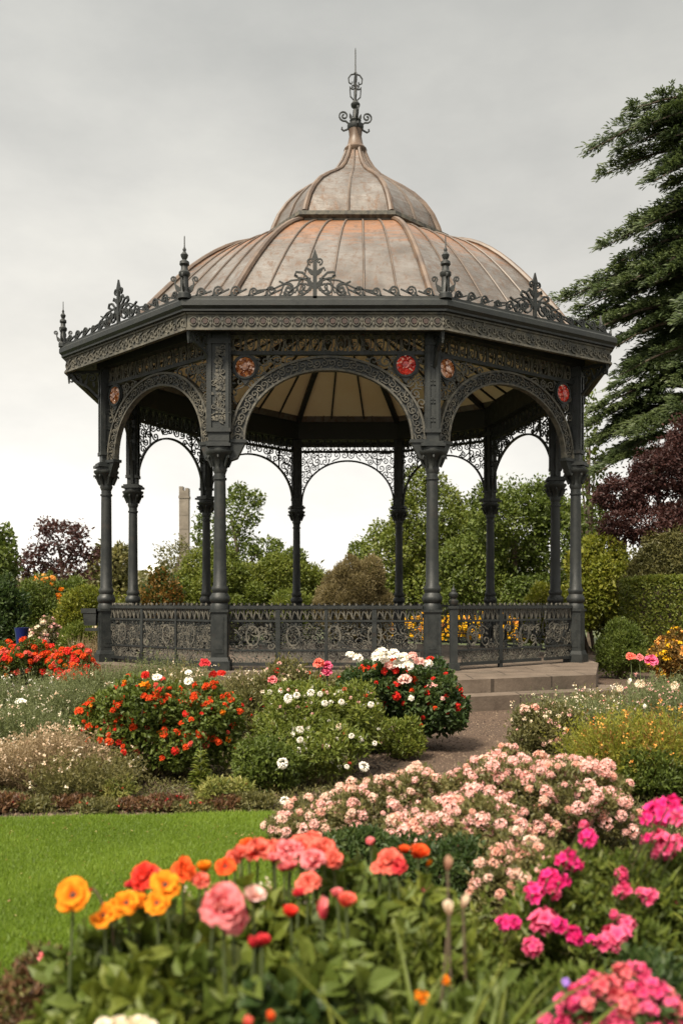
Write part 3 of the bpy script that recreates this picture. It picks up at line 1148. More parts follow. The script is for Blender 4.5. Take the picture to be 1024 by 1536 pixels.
# light travels from behind-left of the camera
dv = Vector((-math.sin(SUN_AZ) * math.cos(SUN_EL), math.cos(SUN_AZ) * math.cos(SUN_EL), -math.sin(SUN_EL)))
so.rotation_euler = dv.to_track_quat('-Z', 'Y').to_euler()

vs = SC.view_settings
vs.view_transform = 'Standard'
vs.look = 'None'
vs.exposure = 0.85
vs.gamma = 1.0
SC.cycles.max_bounces = 8
SC.cycles.diffuse_bounces = 4
SC.cycles.transmission_bounces = 4
SC.cycles.sample_clamp_indirect = 6

# ------------------------------------------------------------------ ground
def sheet(name, poly, z, mat, sub=0):
    me = bpy.data.meshes.new(name)
    me.from_pydata([(x, y, z) for x, y in poly], [], [tuple(range(len(poly)))])
    me.materials.append(mat)
    o = link(name, me)
    o['kind'] = 'structure'
    return o


M['ground'] = two_tone('rough_meadow_ground', (0.035, 0.05, 0.014), (0.075, 0.085, 0.03), 0.5, 0.9, 0, 0.02)
M['soil'] = two_tone('dark_bed_soil', (0.028, 0.020, 0.013), (0.075, 0.052, 0.034), 14, 0.95, 0, 0.03)
m_, nt_, out_ = new_mat('brown_gravel')
n_a = noise(nt_, 140, 3, 0.7)
n_b = noise(nt_, 0.9, 4, 0.6)
c_ = ramp(nt_, [(0.3, (0.030, 0.017, 0.010)), (0.5, (0.070, 0.041, 0.025)), (0.72, (0.135, 0.085, 0.055))], n_a)
c_ = mixc(nt_, ramp(nt_, [(0.4, (0, 0, 0)), (0.7, (.55, .55, .55))], n_b), c_, (0.042, 0.026, 0.016))
principled(nt_, out_, c_, 0.95, 0, n_a, 0.02)
M['gravel'] = m_
M['turf'] = two_tone('mown_turf', (0.038, 0.085, 0.010), (0.06, 0.125, 0.016), 3, 0.9, 0, 0.01)

sheet('ground', [(-600, -20), (600, -20), (600, 900), (-600, 900)], 0.0, M['ground'])
sheet('bed_soil', [(-14, 0.6), (14, 0.6), (14, 24.5), (-14, 24.5)], 0.004, M['soil'])
# gravel path: from the foreground bed up to the steps and round the platform to the side
PATH = [(0.25, 5.6), (1.05, 5.9), (1.25, 7.2), (1.75, 8.6), (2.6, 10.0), (4.4, 11.3), (8.5, 13.0), (14, 14.2), (14, 18.5), (8.0, 17.3), (6.4, 17.5), (6.2, 22), (4, 25), (-3.5, 25), (-6, 22), (-5.2, 18.0), (-3.4, 20),
        (0, 18), (0.2, 12.3), (0.8, 10.6), (0.75, 8.9), (0.45, 7.6)]
sheet('gravel_path', PATH, 0.008, M['gravel'])
LAWN = [(-4.2, 2.7), (0.3, 2.7), (0.45, 4.0), (-0.25, 5.0), (-0.45, 5.85), (-1.2, 5.78), (-2.0, 5.72), (-3.0, 5.66), (-4.2, 5.7)]
sheet('lawn', LAWN, 0.02, M['turf'])
sheet('far_lawn', [(-14, 17.2), (-6.9, 17.2), (-7.4, 23.5), (-14, 23.5)], 0.03, M['turf'])

rg = np.random.default_rng(5)
# far hills
def hill(name, xs, Y, hs, depth=60):
    mb = MB()
    pts = []
    m = 48
    x = np.linspace(xs[0], xs[1], m)
    h = np.interp(x, np.linspace(xs[0], xs[1], len(hs)), hs) + rg.normal(0, 0.25, m)
    vs = []
    for k in range(m):
        vs += [(x[k], Y, -1), (x[k], Y + depth * .3, h[k] * .8), (x[k], Y + depth * .6, h[k]), (x[k], Y + depth, -1)]
    fs = []
    for k in range(m - 1):
        for q in range(3):
            fs.append((4 * k + q, 4 * (k + 1) + q, 4 * (k + 1) + q + 1, 4 * k + q + 1))
    mb.add(vs, fs)
    o = mb.build(name, M['hill'])
    o['kind'] = 'structure'


M['hill'] = two_tone('far_hill', (0.10, 0.095, 0.05), (0.15, 0.12, 0.075), 0.06, 0.95)
hill('hills', (-160, 160), 230, [8, 9, 8, 10, 12, 11, 8, 7, 7, 8, 9, 9, 8])
# ------------------------------------------------------------------ leaf and petal instancing (numpy)
def unit(a):
    return a / np.maximum(np.linalg.norm(a, axis=-1, keepdims=True), 1e-9)


# templates: (vertices in leaf axes: along, across, normal; triangles)
T_DIAMOND = (np.array([[0, 0, 0], [.45, -.5, .10], [1, 0, 0], [.45, .5, .10]]), np.array([[0, 1, 2], [0, 2, 3]]))
T_LEAF = (np.array([[0, 0, 0], [.3, -.42, .10], [.3, 0, .0], [.3, .42, .10], [.68, -.36, .07], [.70, 0, -.04], [.68, .36, .07], [1, 0, -.16]]),
          np.array([[0, 1, 2], [0, 2, 3], [1, 4, 5], [1, 5, 2], [2, 5, 6], [2, 6, 3], [4, 7, 5], [5, 7, 6]]))
T_BLADE = (np.array([[0, -.5, 0], [0, .5, 0], [.5, -.4, .04], [.5, .4, .04], [1, 0, -.08]]), np.array([[0, 2, 1], [1, 2, 3], [2, 4, 3]]))
T_TUFT = (np.array([[0, 0, 0], [.5, -.5, .05], [1, -.1, -.05], [.55, 0, .15], [1, .25, .0], [.5, .5, -.05]]), np.array([[0, 1, 3], [1, 2, 3], [0, 3, 5], [3, 4, 5]]))


def inst(T, pos, ax, nrm, L, W):
    """place template T n times: long axis ax, flat normal nrm, length L, width W"""
    tv, tf = T
    ax = unit(ax)
    ay = unit(np.cross(nrm, ax))
    az = np.cross(ax, ay)
    L, W = np.broadcast_to(L, len(pos)), np.broadcast_to(W, len(pos))
    v = (pos[:, None, :] + tv[None, :, 0:1] * ax[:, None, :] * L[:, None, None] + tv[None, :, 1:2] * ay[:, None, :] * W[:, None, None]
         + tv[None, :, 2:3] * az[:, None, :] * L[:, None, None])
    n, k = len(pos), len(tv)
    f = tf[None] + (np.arange(n) * k)[:, None, None]
    return v.reshape(-1, 3), f.reshape(-1, 3)


def join(parts):
    """parts: list of (v, f, t)"""
    vs, fs, ts, k = [], [], [], 0
    for v, f, t in parts:
        vs.append(v)
        fs.append(f + k)
        ts.append(t)
        k += len(v)
    return np.concatenate(vs), np.concatenate(fs), np.concatenate(ts)


def sub_clumps(r, c, R, n, rel, zmin=0.0, top=0.0):
    """n smaller ellipsoids over the outside of the ellipsoid (c, R), with R-relative size rel"""
    c, R = np.asarray(c, float), np.asarray(R, float)
    out = []
    while len(out) < n:
        d = unit(r.normal(size=3))
        if d[2] < -0.55 + top:
            continue
        k = r.uniform(.62, .86)
        s = rel * r.uniform(.7, 1.3)
        cc = c + d * R * k
        if cc[2] < zmin:
            cc[2] = zmin + r.uniform(0, .3) * R[2]
        out.append((cc, R * s * r.uniform(.85, 1.15, 3)))
    out.append((c, R * .74))
    return out


def on_clumps(r, ell, n, shell=0.45, fuzz=0.10, zmin=0.02):
    """n points near the surfaces of the ellipsoids; returns pos, outward normal, clump tint"""
    C = np.array([e[0] for e in ell])
    R = np.array([e[1] for e in ell])
    area = (R[:, 0] * R[:, 1] + R[:, 1] * R[:, 2] + R[:, 0] * R[:, 2])
    P_, N_, T_ = [], [], []
    tint = r.uniform(0, 1, len(ell))
    got = 0
    while got < n:
        m = int((n - got) * 1.8) + 50
        k = r.choice(len(ell), m, p=area / area.sum())
        d = unit(r.normal(size=(m, 3)))
        q = 1 - shell * (r.random(m) ** 2.0) + fuzz * np.minimum(np.abs(r.normal(size=m)), 1.7) * (r.random(m) < .45)
        p = C[k] + d * R[k] * q[:, None]
        nn = unit(d / R[k])
        # drop what lies deep inside another clump
        deep = np.zeros(m, bool)
        for j in range(len(ell)):
            x = (p - C[j]) / R[j]
            deep |= (np.einsum('ij,ij->i', x, x) < 0.50) & (k != j)
        ok = (~deep) & (p[:, 2] > zmin)
        P_.append(p[ok]); N_.append(nn[ok]); T_.append(tint[k[ok]])
        got += ok.sum()
    return np.concatenate(P_)[:n], np.concatenate(N_)[:n], np.concatenate(T_)[:n]


def foliage(r, ell, n, L, W, T=T_DIAMOND, up=0.5, out=0.6, jit=0.7, shell=.45, fuzz=.1, zmin=.02, droop=0.0, tvar=.45):
    p, nn, ct = on_clumps(r, ell, n, shell, fuzz, zmin)
    ax = unit(nn * out + np.array([0, 0, up - droop]) + r.normal(size=p.shape) * jit)
    nr = unit(nn * 0.7 + np.array([0, 0, 0.55]) + r.normal(size=p.shape) * 0.55)
    s = r.uniform(.65, 1.3, len(p))
    v, f = inst(T, p, ax, nr, L * s, W * s)
    t = np.clip(tvar * r.random(len(p)) + (1 - tvar) * (.2 + .6 * ct) + r.normal(0, .06, len(p)), 0, 1)
    return v, f, np.repeat(t, len(T[0]))


def local(ell_or_v, o):
    return ell_or_v - np.array([o[0], o[1], o[2]])


LEAF = {
    'mid': leaf_mat('leaf_mid_green', [(0.046, 0.070, 0.011), (0.090, 0.124, 0.020), (0.145, 0.172, 0.032)]),
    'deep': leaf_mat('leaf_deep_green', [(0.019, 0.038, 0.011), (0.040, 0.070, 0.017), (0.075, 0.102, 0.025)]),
    'fresh': leaf_mat('leaf_fresh_green', [(0.065, 0.095, 0.013), (0.12, 0.15, 0.022), (0.19, 0.20, 0.034)]),
    'yellow': leaf_mat('leaf_yellow_green', [(0.085, 0.112, 0.012), (0.165, 0.18, 0.02), (0.27, 0.25, 0.035)]),
    'grey': leaf_mat('leaf_grey_green', [(0.072, 0.090, 0.034), (0.115, 0.138, 0.052), (0.175, 0.192, 0.085)]),
    'olive': leaf_mat('leaf_olive', [(0.069, 0.072, 0.023), (0.125, 0.120, 0.041), (0.200, 0.174, 0.063)]),
    'tan': leaf_mat('leaf_tan_brown', [(0.138, 0.102, 0.052), (0.237, 0.174, 0.098), (0.375, 0.276, 0.172)]),
    'brown': leaf_mat('leaf_brown_olive', [(0.13, 0.105, 0.050), (0.20, 0.16, 0.078), (0.28, 0.23, 0.12)]),
    'purple': leaf_mat('leaf_dark_purple', [(0.034, 0.014, 0.013), (0.058, 0.023, 0.021), (0.092, 0.040, 0.035)]),
    'cedar': leaf_mat('leaf_cedar', [(0.033, 0.053, 0.021), (0.062, 0.090, 0.032), (0.106, 0.134, 0.048)]),
    'rust': leaf_mat('leaf_rusty', [(0.088, 0.066, 0.014), (0.175, 0.102, 0.021), (0.300, 0.138, 0.034)]),
    'lawn': leaf_mat('grass_blade', [(0.092, 0.148, 0.012), (0.150, 0.232, 0.018), (0.235, 0.31, 0.04)], .45),
    'red_edge': leaf_mat('leaf_reddish', [(0.050, 0.036, 0.017), (0.112, 0.054, 0.029), (0.200, 0.108, 0.046)]),
    'variegated': leaf_mat('leaf_variegated', [(0.088, 0.120, 0.023), (0.225, 0.228, 0.057), (0.425, 0.384, 0.138)]),
}
M['bark'] = two_tone('bark', (0.05, 0.036, 0.025), (0.12, 0.09, 0.065), 8, 0.9, 0, 0.02)
M['stalk'] = two_tone('green_stalk', (0.05, 0.07, 0.02), (0.09, 0.11, 0.04), 10, 0.7)
M['brown_stalk'] = two_tone('brown_stalk', (0.07, 0.05, 0.03), (0.14, 0.10, 0.06), 10, 0.8)


# ------------------------------------------------------------------ flowers
def petal(r, L, Wd, ph0, ph1, cup, ruf, az, base=0.04, twist=0.0, nu=4, na=4, z0=0.0):
    """one petal patch; ph0/ph1: angle above the horizontal at its base and tip"""
    vs, ts = [], []
    rho, z = base, z0
    ca, sa = math.cos(az), math.sin(az)
    phs = r.uniform(0, 6)
    for i in range(nu + 1):
        s = i / nu
        ph = ph0 + (ph1 - ph0) * s
        if i:
            rho += math.cos(ph) * L / nu
            z += math.sin(ph) * L / nu
        w = Wd * (0.22 + 0.78 * math.sin(PI * min(1, s * 0.62 + 0.12)) ** 1.0) * (1 if s < .99 else .62)
        for j in range(na + 1):
            a = 2 * j / na - 1
            y = a * w
            c = cup * a * a * w
            rf = ruf * math.sin(4.2 * a + phs) * s * s
            lift = c + rf
            rr = rho - math.sin(ph) * lift
            zz = z + math.cos(ph) * lift - (0.12 * L * a * a if i == nu else 0)
            vs.append((rr * ca - y * sa, rr * sa + y * ca, zz))
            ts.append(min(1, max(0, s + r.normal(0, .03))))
    fs = []
    k = na + 1
    for i in range(nu):
        for j in range(na):
            fs.append((i * k + j, (i + 1) * k + j, (i + 1) * k + j + 1, i * k + j + 1))
    return vs, fs, ts


def flower_mesh(name, rings, mat, seed, core=None):
    """rings: list of (count, length, half width, ph0, ph1, cup, ruffle, z0); angles in degrees. Diameter about 2 units."""
    r = np.random.default_rng(seed)
    V, Fq, T = [], [], []
    for (n, L, Wd, p0, p1, cup, ruf, z0) in rings:
        off = r.uniform(0, 6)
        for k in range(n):
            a, b, c = petal(r, L * r.uniform(.86, 1.1), Wd * r.uniform(.88, 1.12), math.radians(p0 + r.normal(0, 9)), math.radians(p1 + r.normal(0, 17)), cup, ruf,
                            off + 2 * PI * (k + r.uniform(-.15, .15)) / n, z0=z0 + r.uniform(-.02, .02))
            base = len(V)
            V += a
            Fq += [tuple(i + base for i in f) for f in b]
            T += c
    mi = [0] * len(Fq)
    mats = [mat]
    if core:
        cr, cz, cm = core
        mats.append(cm)
        base = len(V)
        n = 8
        prof = [(cr, 0.0), (cr * 1.05, cz * .5), (cr * .7, cz * .95), (cr * .12, cz)]
        for q, (rr, z) in enumerate(prof):
            for i in range(n):
                V.append((rr * math.cos(2 * PI * i / n), rr * math.sin(2 * PI * i / n), z))
                T.append(0.5)
        for q in range(3):
            for i in range(n):
                Fq.append((base + q * n + i, base + q * n + (i + 1) % n, base + (q + 1) * n + (i + 1) % n, base + (q + 1) * n + i))
                mi.append(1)
    return np_mesh(name, V, [np.array(Fq)], T, mats, mi, True)


def head_mesh(name, mat, seed, nfl, dome=1.0, fl=0.30, npet=5, flat=1.0, wid=.62, lo=-0.35, jit=.10):
    """cluster head: nfl small florets over a dome of radius 1; each floret is npet small petals"""
    r = np.random.default_rng(seed)
    P_, A_, N_, S_, tt = [], [], [], [], []
    i = 0
    gold = PI * (3 - math.sqrt(5))
    for k in range(nfl):
        z = 1 - (1 - lo) * (k + .5) / nfl
        q = math.sqrt(max(0, 1 - z * z))
        d = np.array([q * math.cos(gold * k), q * math.sin(gold * k), z]) + r.normal(0, jit, 3)
        d /= np.linalg.norm(d)
        c = d * (1 - fl * .45) * r.uniform(.80 - jit, 1.0 + jit)
        c[2] *= flat
        e1 = unit(np.cross(d, r.normal(size=3)))
        e2 = np.cross(d, e1)
        fs = fl * r.uniform(.8, 1.2)
        shade = r.uniform(-.25, .25)
        for m in range(npet):
            a = 2 * PI * m / npet + r.uniform(-.2, .2)
            ax = (e1 * math.cos(a) + e2 * math.sin(a)) + d * r.uniform(.15, .7)
            P_.append(c); A_.append(ax); N_.append(d); S_.append(fs); tt.append(shade)
    P_, A_, N_, S_ = map(np.array, (P_, A_, N_, S_))
    v, f = inst(T_DIAMOND, P_, A_, N_, S_, S_ * wid * 1.3)
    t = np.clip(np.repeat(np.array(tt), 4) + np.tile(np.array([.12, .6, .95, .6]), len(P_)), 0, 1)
    return np_mesh(name, v, [f], t, [mat])


def ball_mesh(name, mat, seed, n=70, fl=.38):
    r = np.random.default_rng(seed)
    gold = PI * (3 - math.sqrt(5))
    k = np.arange(n)
    z = 1 - 1.75 * (k + .5) / n
    q = np.sqrt(np.maximum(0, 1 - z * z))
    d = unit(np.stack([q * np.cos(gold * k), q * np.sin(gold * k), z], 1) + r.normal(0, .05, (n, 3)))
    ax = unit(np.cross(d, np.cross(np.array([0, 0, 1.0]), d) + 1e-6) * -1 + d * .75 + r.normal(0, .2, (n, 3)))
    v, f = inst(T_LEAF, d * .62, ax, d, np.full(n, fl) * r.uniform(.85, 1.15, n), np.full(n, fl * .8))
    t = np.repeat(r.uniform(0, 1, n), 8)
    return np_mesh(name, v, [f], t, [mat])


PET = {
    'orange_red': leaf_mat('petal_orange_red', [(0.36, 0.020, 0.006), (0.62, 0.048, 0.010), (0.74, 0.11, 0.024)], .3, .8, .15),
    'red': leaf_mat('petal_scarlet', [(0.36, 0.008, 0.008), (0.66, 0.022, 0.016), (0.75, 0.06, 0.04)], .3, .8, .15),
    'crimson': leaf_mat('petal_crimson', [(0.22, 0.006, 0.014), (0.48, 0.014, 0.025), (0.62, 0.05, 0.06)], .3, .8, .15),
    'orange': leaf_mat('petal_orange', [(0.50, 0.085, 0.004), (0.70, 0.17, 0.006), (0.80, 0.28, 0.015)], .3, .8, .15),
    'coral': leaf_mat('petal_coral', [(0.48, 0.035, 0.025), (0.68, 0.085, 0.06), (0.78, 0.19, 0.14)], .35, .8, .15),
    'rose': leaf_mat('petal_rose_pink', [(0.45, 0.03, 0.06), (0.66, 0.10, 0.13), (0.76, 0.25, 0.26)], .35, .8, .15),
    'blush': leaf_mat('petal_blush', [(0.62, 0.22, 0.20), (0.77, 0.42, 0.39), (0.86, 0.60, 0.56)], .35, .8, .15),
    'peach': leaf_mat('petal_peach', [(0.54, 0.17, 0.125), (0.72, 0.35, 0.275), (0.82, 0.56, 0.47)], .35, .8, .15),
    'peach_pale': leaf_mat('petal_pale_peach', [(0.60, 0.27, 0.21), (0.76, 0.48, 0.40), (0.85, 0.67, 0.58)], .35, .8, .15),
    'cream': leaf_mat('petal_cream', [(0.62, 0.42, 0.28), (0.80, 0.66, 0.50), (0.90, 0.82, 0.70)], .35, .8, .15),
    'white': leaf_mat('petal_white', [(0.70, 0.62, 0.55), (0.85, 0.80, 0.74), (0.92, 0.89, 0.85)], .3, .8, .15),
    'magenta': leaf_mat('petal_magenta', [(0.38, 0.004, 0.075), (0.66, 0.014, 0.16), (0.80, 0.07, 0.28)], .3, .8, .15),
    'pink': leaf_mat('petal_hot_pink', [(0.45, 0.012, 0.085), (0.62, 0.04, 0.15), (0.74, 0.15, 0.27)], .3, .8, .15),
    'yellow': leaf_mat('petal_yellow', [(0.62, 0.28, 0.008), (0.80, 0.46, 0.012), (0.88, 0.60, 0.05)], .3, .8, .15),
    'apricot': leaf_mat('petal_apricot', [(0.70, 0.22, 0.04), (0.82, 0.38, 0.08), (0.88, 0.52, 0.17)], .3, .8, .15),
    'beige': leaf_mat('petal_beige', [(0.42, 0.26, 0.17), (0.62, 0.46, 0.33), (0.74, 0.60, 0.46)], .3, .8, .15),
    'dusty': leaf_mat('petal_dusty_rose', [(0.30, 0.14, 0.09), (0.44, 0.23, 0.16), (0.55, 0.34, 0.24)], .3, .8, .15),
    'violet': leaf_mat('petal_violet', [(0.18, 0.08, 0.40), (0.32, 0.18, 0.62)], .3, .8, .15),
}
M['dark_core'] = two_tone('dark_flower_heart', (0.02, 0.008, 0.006), (0.09, 0.03, 0.015), 30, 0.8)
M['gold_core'] = two_tone('gold_flower_heart', (0.40, 0.20, 0.02), (0.60, 0.36, 0.05), 30, 0.8)

_fm = {}


def fm(kind, col, seed=0):
    key = (kind, col, seed)
    if key in _fm:
        return _fm[key]
    m = PET[col]
    nm = 'flower'
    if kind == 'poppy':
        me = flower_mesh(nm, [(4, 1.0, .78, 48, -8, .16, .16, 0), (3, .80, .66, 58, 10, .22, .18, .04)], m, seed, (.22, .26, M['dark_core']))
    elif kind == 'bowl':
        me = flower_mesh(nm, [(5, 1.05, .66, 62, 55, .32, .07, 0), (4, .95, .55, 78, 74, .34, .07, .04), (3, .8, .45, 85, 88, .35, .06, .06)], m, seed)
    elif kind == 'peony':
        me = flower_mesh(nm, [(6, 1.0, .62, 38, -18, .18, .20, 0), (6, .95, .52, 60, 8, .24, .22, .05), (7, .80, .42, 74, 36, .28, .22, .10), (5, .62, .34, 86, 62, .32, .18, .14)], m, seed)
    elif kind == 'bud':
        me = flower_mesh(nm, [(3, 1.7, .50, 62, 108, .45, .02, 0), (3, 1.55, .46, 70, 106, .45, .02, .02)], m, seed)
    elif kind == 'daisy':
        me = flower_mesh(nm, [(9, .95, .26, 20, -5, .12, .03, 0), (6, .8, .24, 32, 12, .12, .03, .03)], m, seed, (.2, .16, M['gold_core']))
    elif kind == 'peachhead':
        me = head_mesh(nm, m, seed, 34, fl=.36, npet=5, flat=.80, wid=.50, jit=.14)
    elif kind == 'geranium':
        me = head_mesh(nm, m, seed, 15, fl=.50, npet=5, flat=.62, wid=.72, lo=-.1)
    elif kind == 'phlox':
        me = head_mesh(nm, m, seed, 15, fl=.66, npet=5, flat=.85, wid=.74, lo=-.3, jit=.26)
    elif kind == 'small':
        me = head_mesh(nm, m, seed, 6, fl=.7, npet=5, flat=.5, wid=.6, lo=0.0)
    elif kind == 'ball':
        me = ball_mesh(nm, m, seed)
    _fm[key] = me
    return me


from mathutils import Matrix


def put_flower(me, parent, loc, size, nrm=None, rnd=None, name='flower', lab=None):
    o = bpy.data.objects.new(name, me)
    COL.objects.link(o)
    o.parent = parent
    o.location = loc
    z = Vector(nrm).normalized() if nrm is not None else Vector((0, 0, 1))
    q = z.to_track_quat('Z', 'Y')
    o.rotation_mode = 'QUATERNION'
    from mathutils import Quaternion
    o.rotation_quaternion = q @ Quaternion((0, 0, 1), (rnd or RND).uniform(0, 2 * PI))
    q_ = rnd or RND
    o.scale = (size * q_.uniform(.86, 1.14), size * q_.uniform(.86, 1.14), size * q_.uniform(.82, 1.12))
    if lab:
        o['label'] = lab
    return o


def mass(parts, name, mat, parent):
    """merge flower meshes (me, loc, size, normal) into one object"""
    vs, fs, ts, k = [], [], [], 0
    for me, loc, s, nrm in parts:
        n = len(me.vertices)
        co = np.empty(n * 3, np.float32)
        me.vertices.foreach_get('co', co)
        co = co.reshape(-1, 3)
        z = Vector(nrm).normalized().to_track_quat('Z', 'Y').to_matrix()
        vs.append(co @ np.array(z).T * s + np.array(loc))
        nl = len(me.loops)
        li = np.empty(nl, np.int32)
        me.loops.foreach_get('vertex_index', li)
        w = me.polygons[0].loop_total
        fs.append(li.reshape(-1, w) + k)
        t = np.empty(n, np.float32)
        me.attributes['t'].data.foreach_get('value', t)
        ts.append(t)
        k += n
    return link(name, np_mesh(name, np.concatenate(vs), [np.concatenate(fs)], np.concatenate(ts), [mat]), parent)


_seed = [100]


def bush(name, label, cat, X, Y, W, H, D=None, mat='mid', L=.05, Wd=.03, cov=2.6, T=T_DIAMOND, n_sub=16, rel=.34, group=None, flowers=(), z0=0.0,
         up=.4, out=.6, jit=.7, shell=.45, fuzz=.1, base=.42, stems=True, droop=0.0, extra=(), foot=0.0, nmax=60000, tvar=.45, shape=None, part='foliage', flow_lo=-.15, mats2=None):
    """a shrub: foliage over clumps, woody stems inside, flower heads as parts"""
    _seed[0] += 1
    r = np.random.default_rng(_seed[0])
    rr = random.Random(_seed[0])
    D = D or W
    root = empty(name, (X, Y, z0), label, cat, group)
    if shape is None:
        c = np.array([0, 0, foot + (H - foot) * base])
        R = np.array([W / 2, D / 2, (H - foot) * (1 - base)])
        ell = sub_clumps(r, c, R * .86, n_sub, rel, 0.02)
        ell = [(e[0], e[1]) for e in ell]
    else:
        ell = []
        for (x, y, z, a, b, h) in shape:
            ell += sub_clumps(r, (x, y, z), np.array([a, b, h]) * .86, n_sub, rel, 0.02)
    R_ = np.array([e[1] for e in ell])
    area = 4 * PI * ((R_[:, 0] * R_[:, 1] + R_[:, 1] * R_[:, 2] + R_[:, 0] * R_[:, 2]) / 3).sum() * .5
    n = int(min(nmax, cov * area / (L * Wd * .5)))
    parts = [foliage(r, ell, n, L, Wd, T, up, out, jit, shell, fuzz, 0.01, droop, tvar)]
    v, f, t = join(parts)
    link(part, np_mesh(part, v, [f], t, [LEAF[mat]]), root)
    for (mt, frac, l2, w2, T2, nm2) in extra:
        v, f, t = foliage(r, ell, int(n * frac), l2, w2, T2, up + .2, out + .4, jit, .05, .22, .01)
        link(nm2, np_mesh(nm2, v, [f], t, [LEAF[mt]]), root)
    if stems:
        mb = MB()
        for k in range(5 if H < 2 else 7):
            e = ell[rr.randrange(len(ell))][0]
            b = Vector((rr.uniform(-.08, .08) * W, rr.uniform(-.08, .08) * D, -0.02))
            m = b.lerp(Vector(e), .5) + Vector((rr.uniform(-.05, .05) * W, rr.uniform(-.05, .05) * W, .05 * H))
            q = 0.012 * max(1, H)
            mb.tube([b, m, Vector(e)], [q * 1.5, q, q * .4], 5)
        mb.build('stems', M['bark'] if H > 1.2 else M['brown_stalk'], root)
    for (kind, cols, count, size, *opt) in flowers:
        hi = opt[0] if opt else 1.0
        tops = opt[1] if len(opt) > 1 else flow_lo
        p, nn, _ = on_clumps(r, ell, count * 14 + 60, .02, .05, .05)
        wdir = np.array([-X, -Y, 0]) / max(.1, math.hypot(X, Y))
        score = nn[:, 2] * .7 + (nn @ wdir) * .9
        keep = [i for i in range(len(p)) if score[i] > tops and nn[i, 2] > -.25]
        rr.shuffle(keep)
        chosen = []
        mind = size * 1.15
        for i in keep:
            if len(chosen) >= count:
                break
            if all((p[i] - p[j]) @ (p[i] - p[j]) > mind * mind for j in chosen):
                chosen.append(i)
        rest = []
        for q, i in enumerate(chosen):
            me = fm(kind, cols[rr.randrange(len(cols))], rr.randrange(3))
            nv = nn[i] + np.array([0, 0, .55]) + wdir * .25 + r.normal(0, .22, 3)
            loc = p[i] + nn[i] * size * .35
            s = size * rr.uniform(.55, 1.3)
            if q < 100:
                put_flower(me, root, loc, s, nv, rr)
            else:
                rest.append((me, loc, s, nv))
        if rest:
            o = mass(rest, 'flowers', rest[0][0].materials[0], root)
            o['kind'] = 'stuff'
    return root


def tree(name, label, X, Y, W, z_lo, z_hi, mat, L, Wd, trunk_r=.2, n_sub=26, rel=.30, cov=2.2, group=None, shape=None, D=None, fuzz=.14, T=T_DIAMOND, shell=.5, nmax=90000, jit=.8, up=.15, cat='tree', droop=0.0):
    _seed[0] += 1
    r = np.random.default_rng(_seed[0])
    rr = random.Random(_seed[0])
    D = D or W
    root = empty(name, (X, Y, 0), label, cat, group)
    if shape is None:
        shape = [(0, 0, (z_lo + z_hi) / 2, W / 2, D / 2, (z_hi - z_lo) / 2)]
    ell = []
    for (x, y, z, a, b, h) in shape:
        ell += sub_clumps(r, (x, y, z), np.array([a, b, h]) * .88, max(6, int(n_sub / len(shape))), rel, 0.2, top=-.2)
    R_ = np.array([e[1] for e in ell])
    area = 4 * PI * ((R_[:, 0] * R_[:, 1] + R_[:, 1] * R_[:, 2] + R_[:, 0] * R_[:, 2]) / 3).sum() * .5
    n = int(min(nmax, cov * area / (L * Wd * .5)))
    v, f, t = foliage(r, ell, n, L, Wd, T, up, .5, jit, shell, fuzz, .1, droop)
    link('crown', np_mesh('crown', v, [f], t, [LEAF[mat]]), root)
    mb = MB()
    zt = z_lo + (z_hi - z_lo) * .6
    pts = [Vector((rr.uniform(-.06, .06) * W * q / 4, rr.uniform(-.06, .06) * W * q / 4, zt * q / 4 - (.05 if q == 0 else 0))) for q in range(5)]
    mb.tube(pts, [trunk_r * (1.25 - .22 * q) for q in range(5)], 8)
    for k in range(9):
        e = Vector(ell[rr.randrange(len(ell))][0])
        q = rr.uniform(.35, .95)
        a = Vector((0, 0, max(.3, min(zt, e.z * q * .8))))
        m = a.lerp(e, .5) + Vector((0, 0, .04 * (z_hi - z_lo)))
        mb.tube([a, m, e], [trunk_r * .5, trunk_r * .32, trunk_r * .12], 6)
    mb.build('trunk', M['bark'], root, True)
    return root


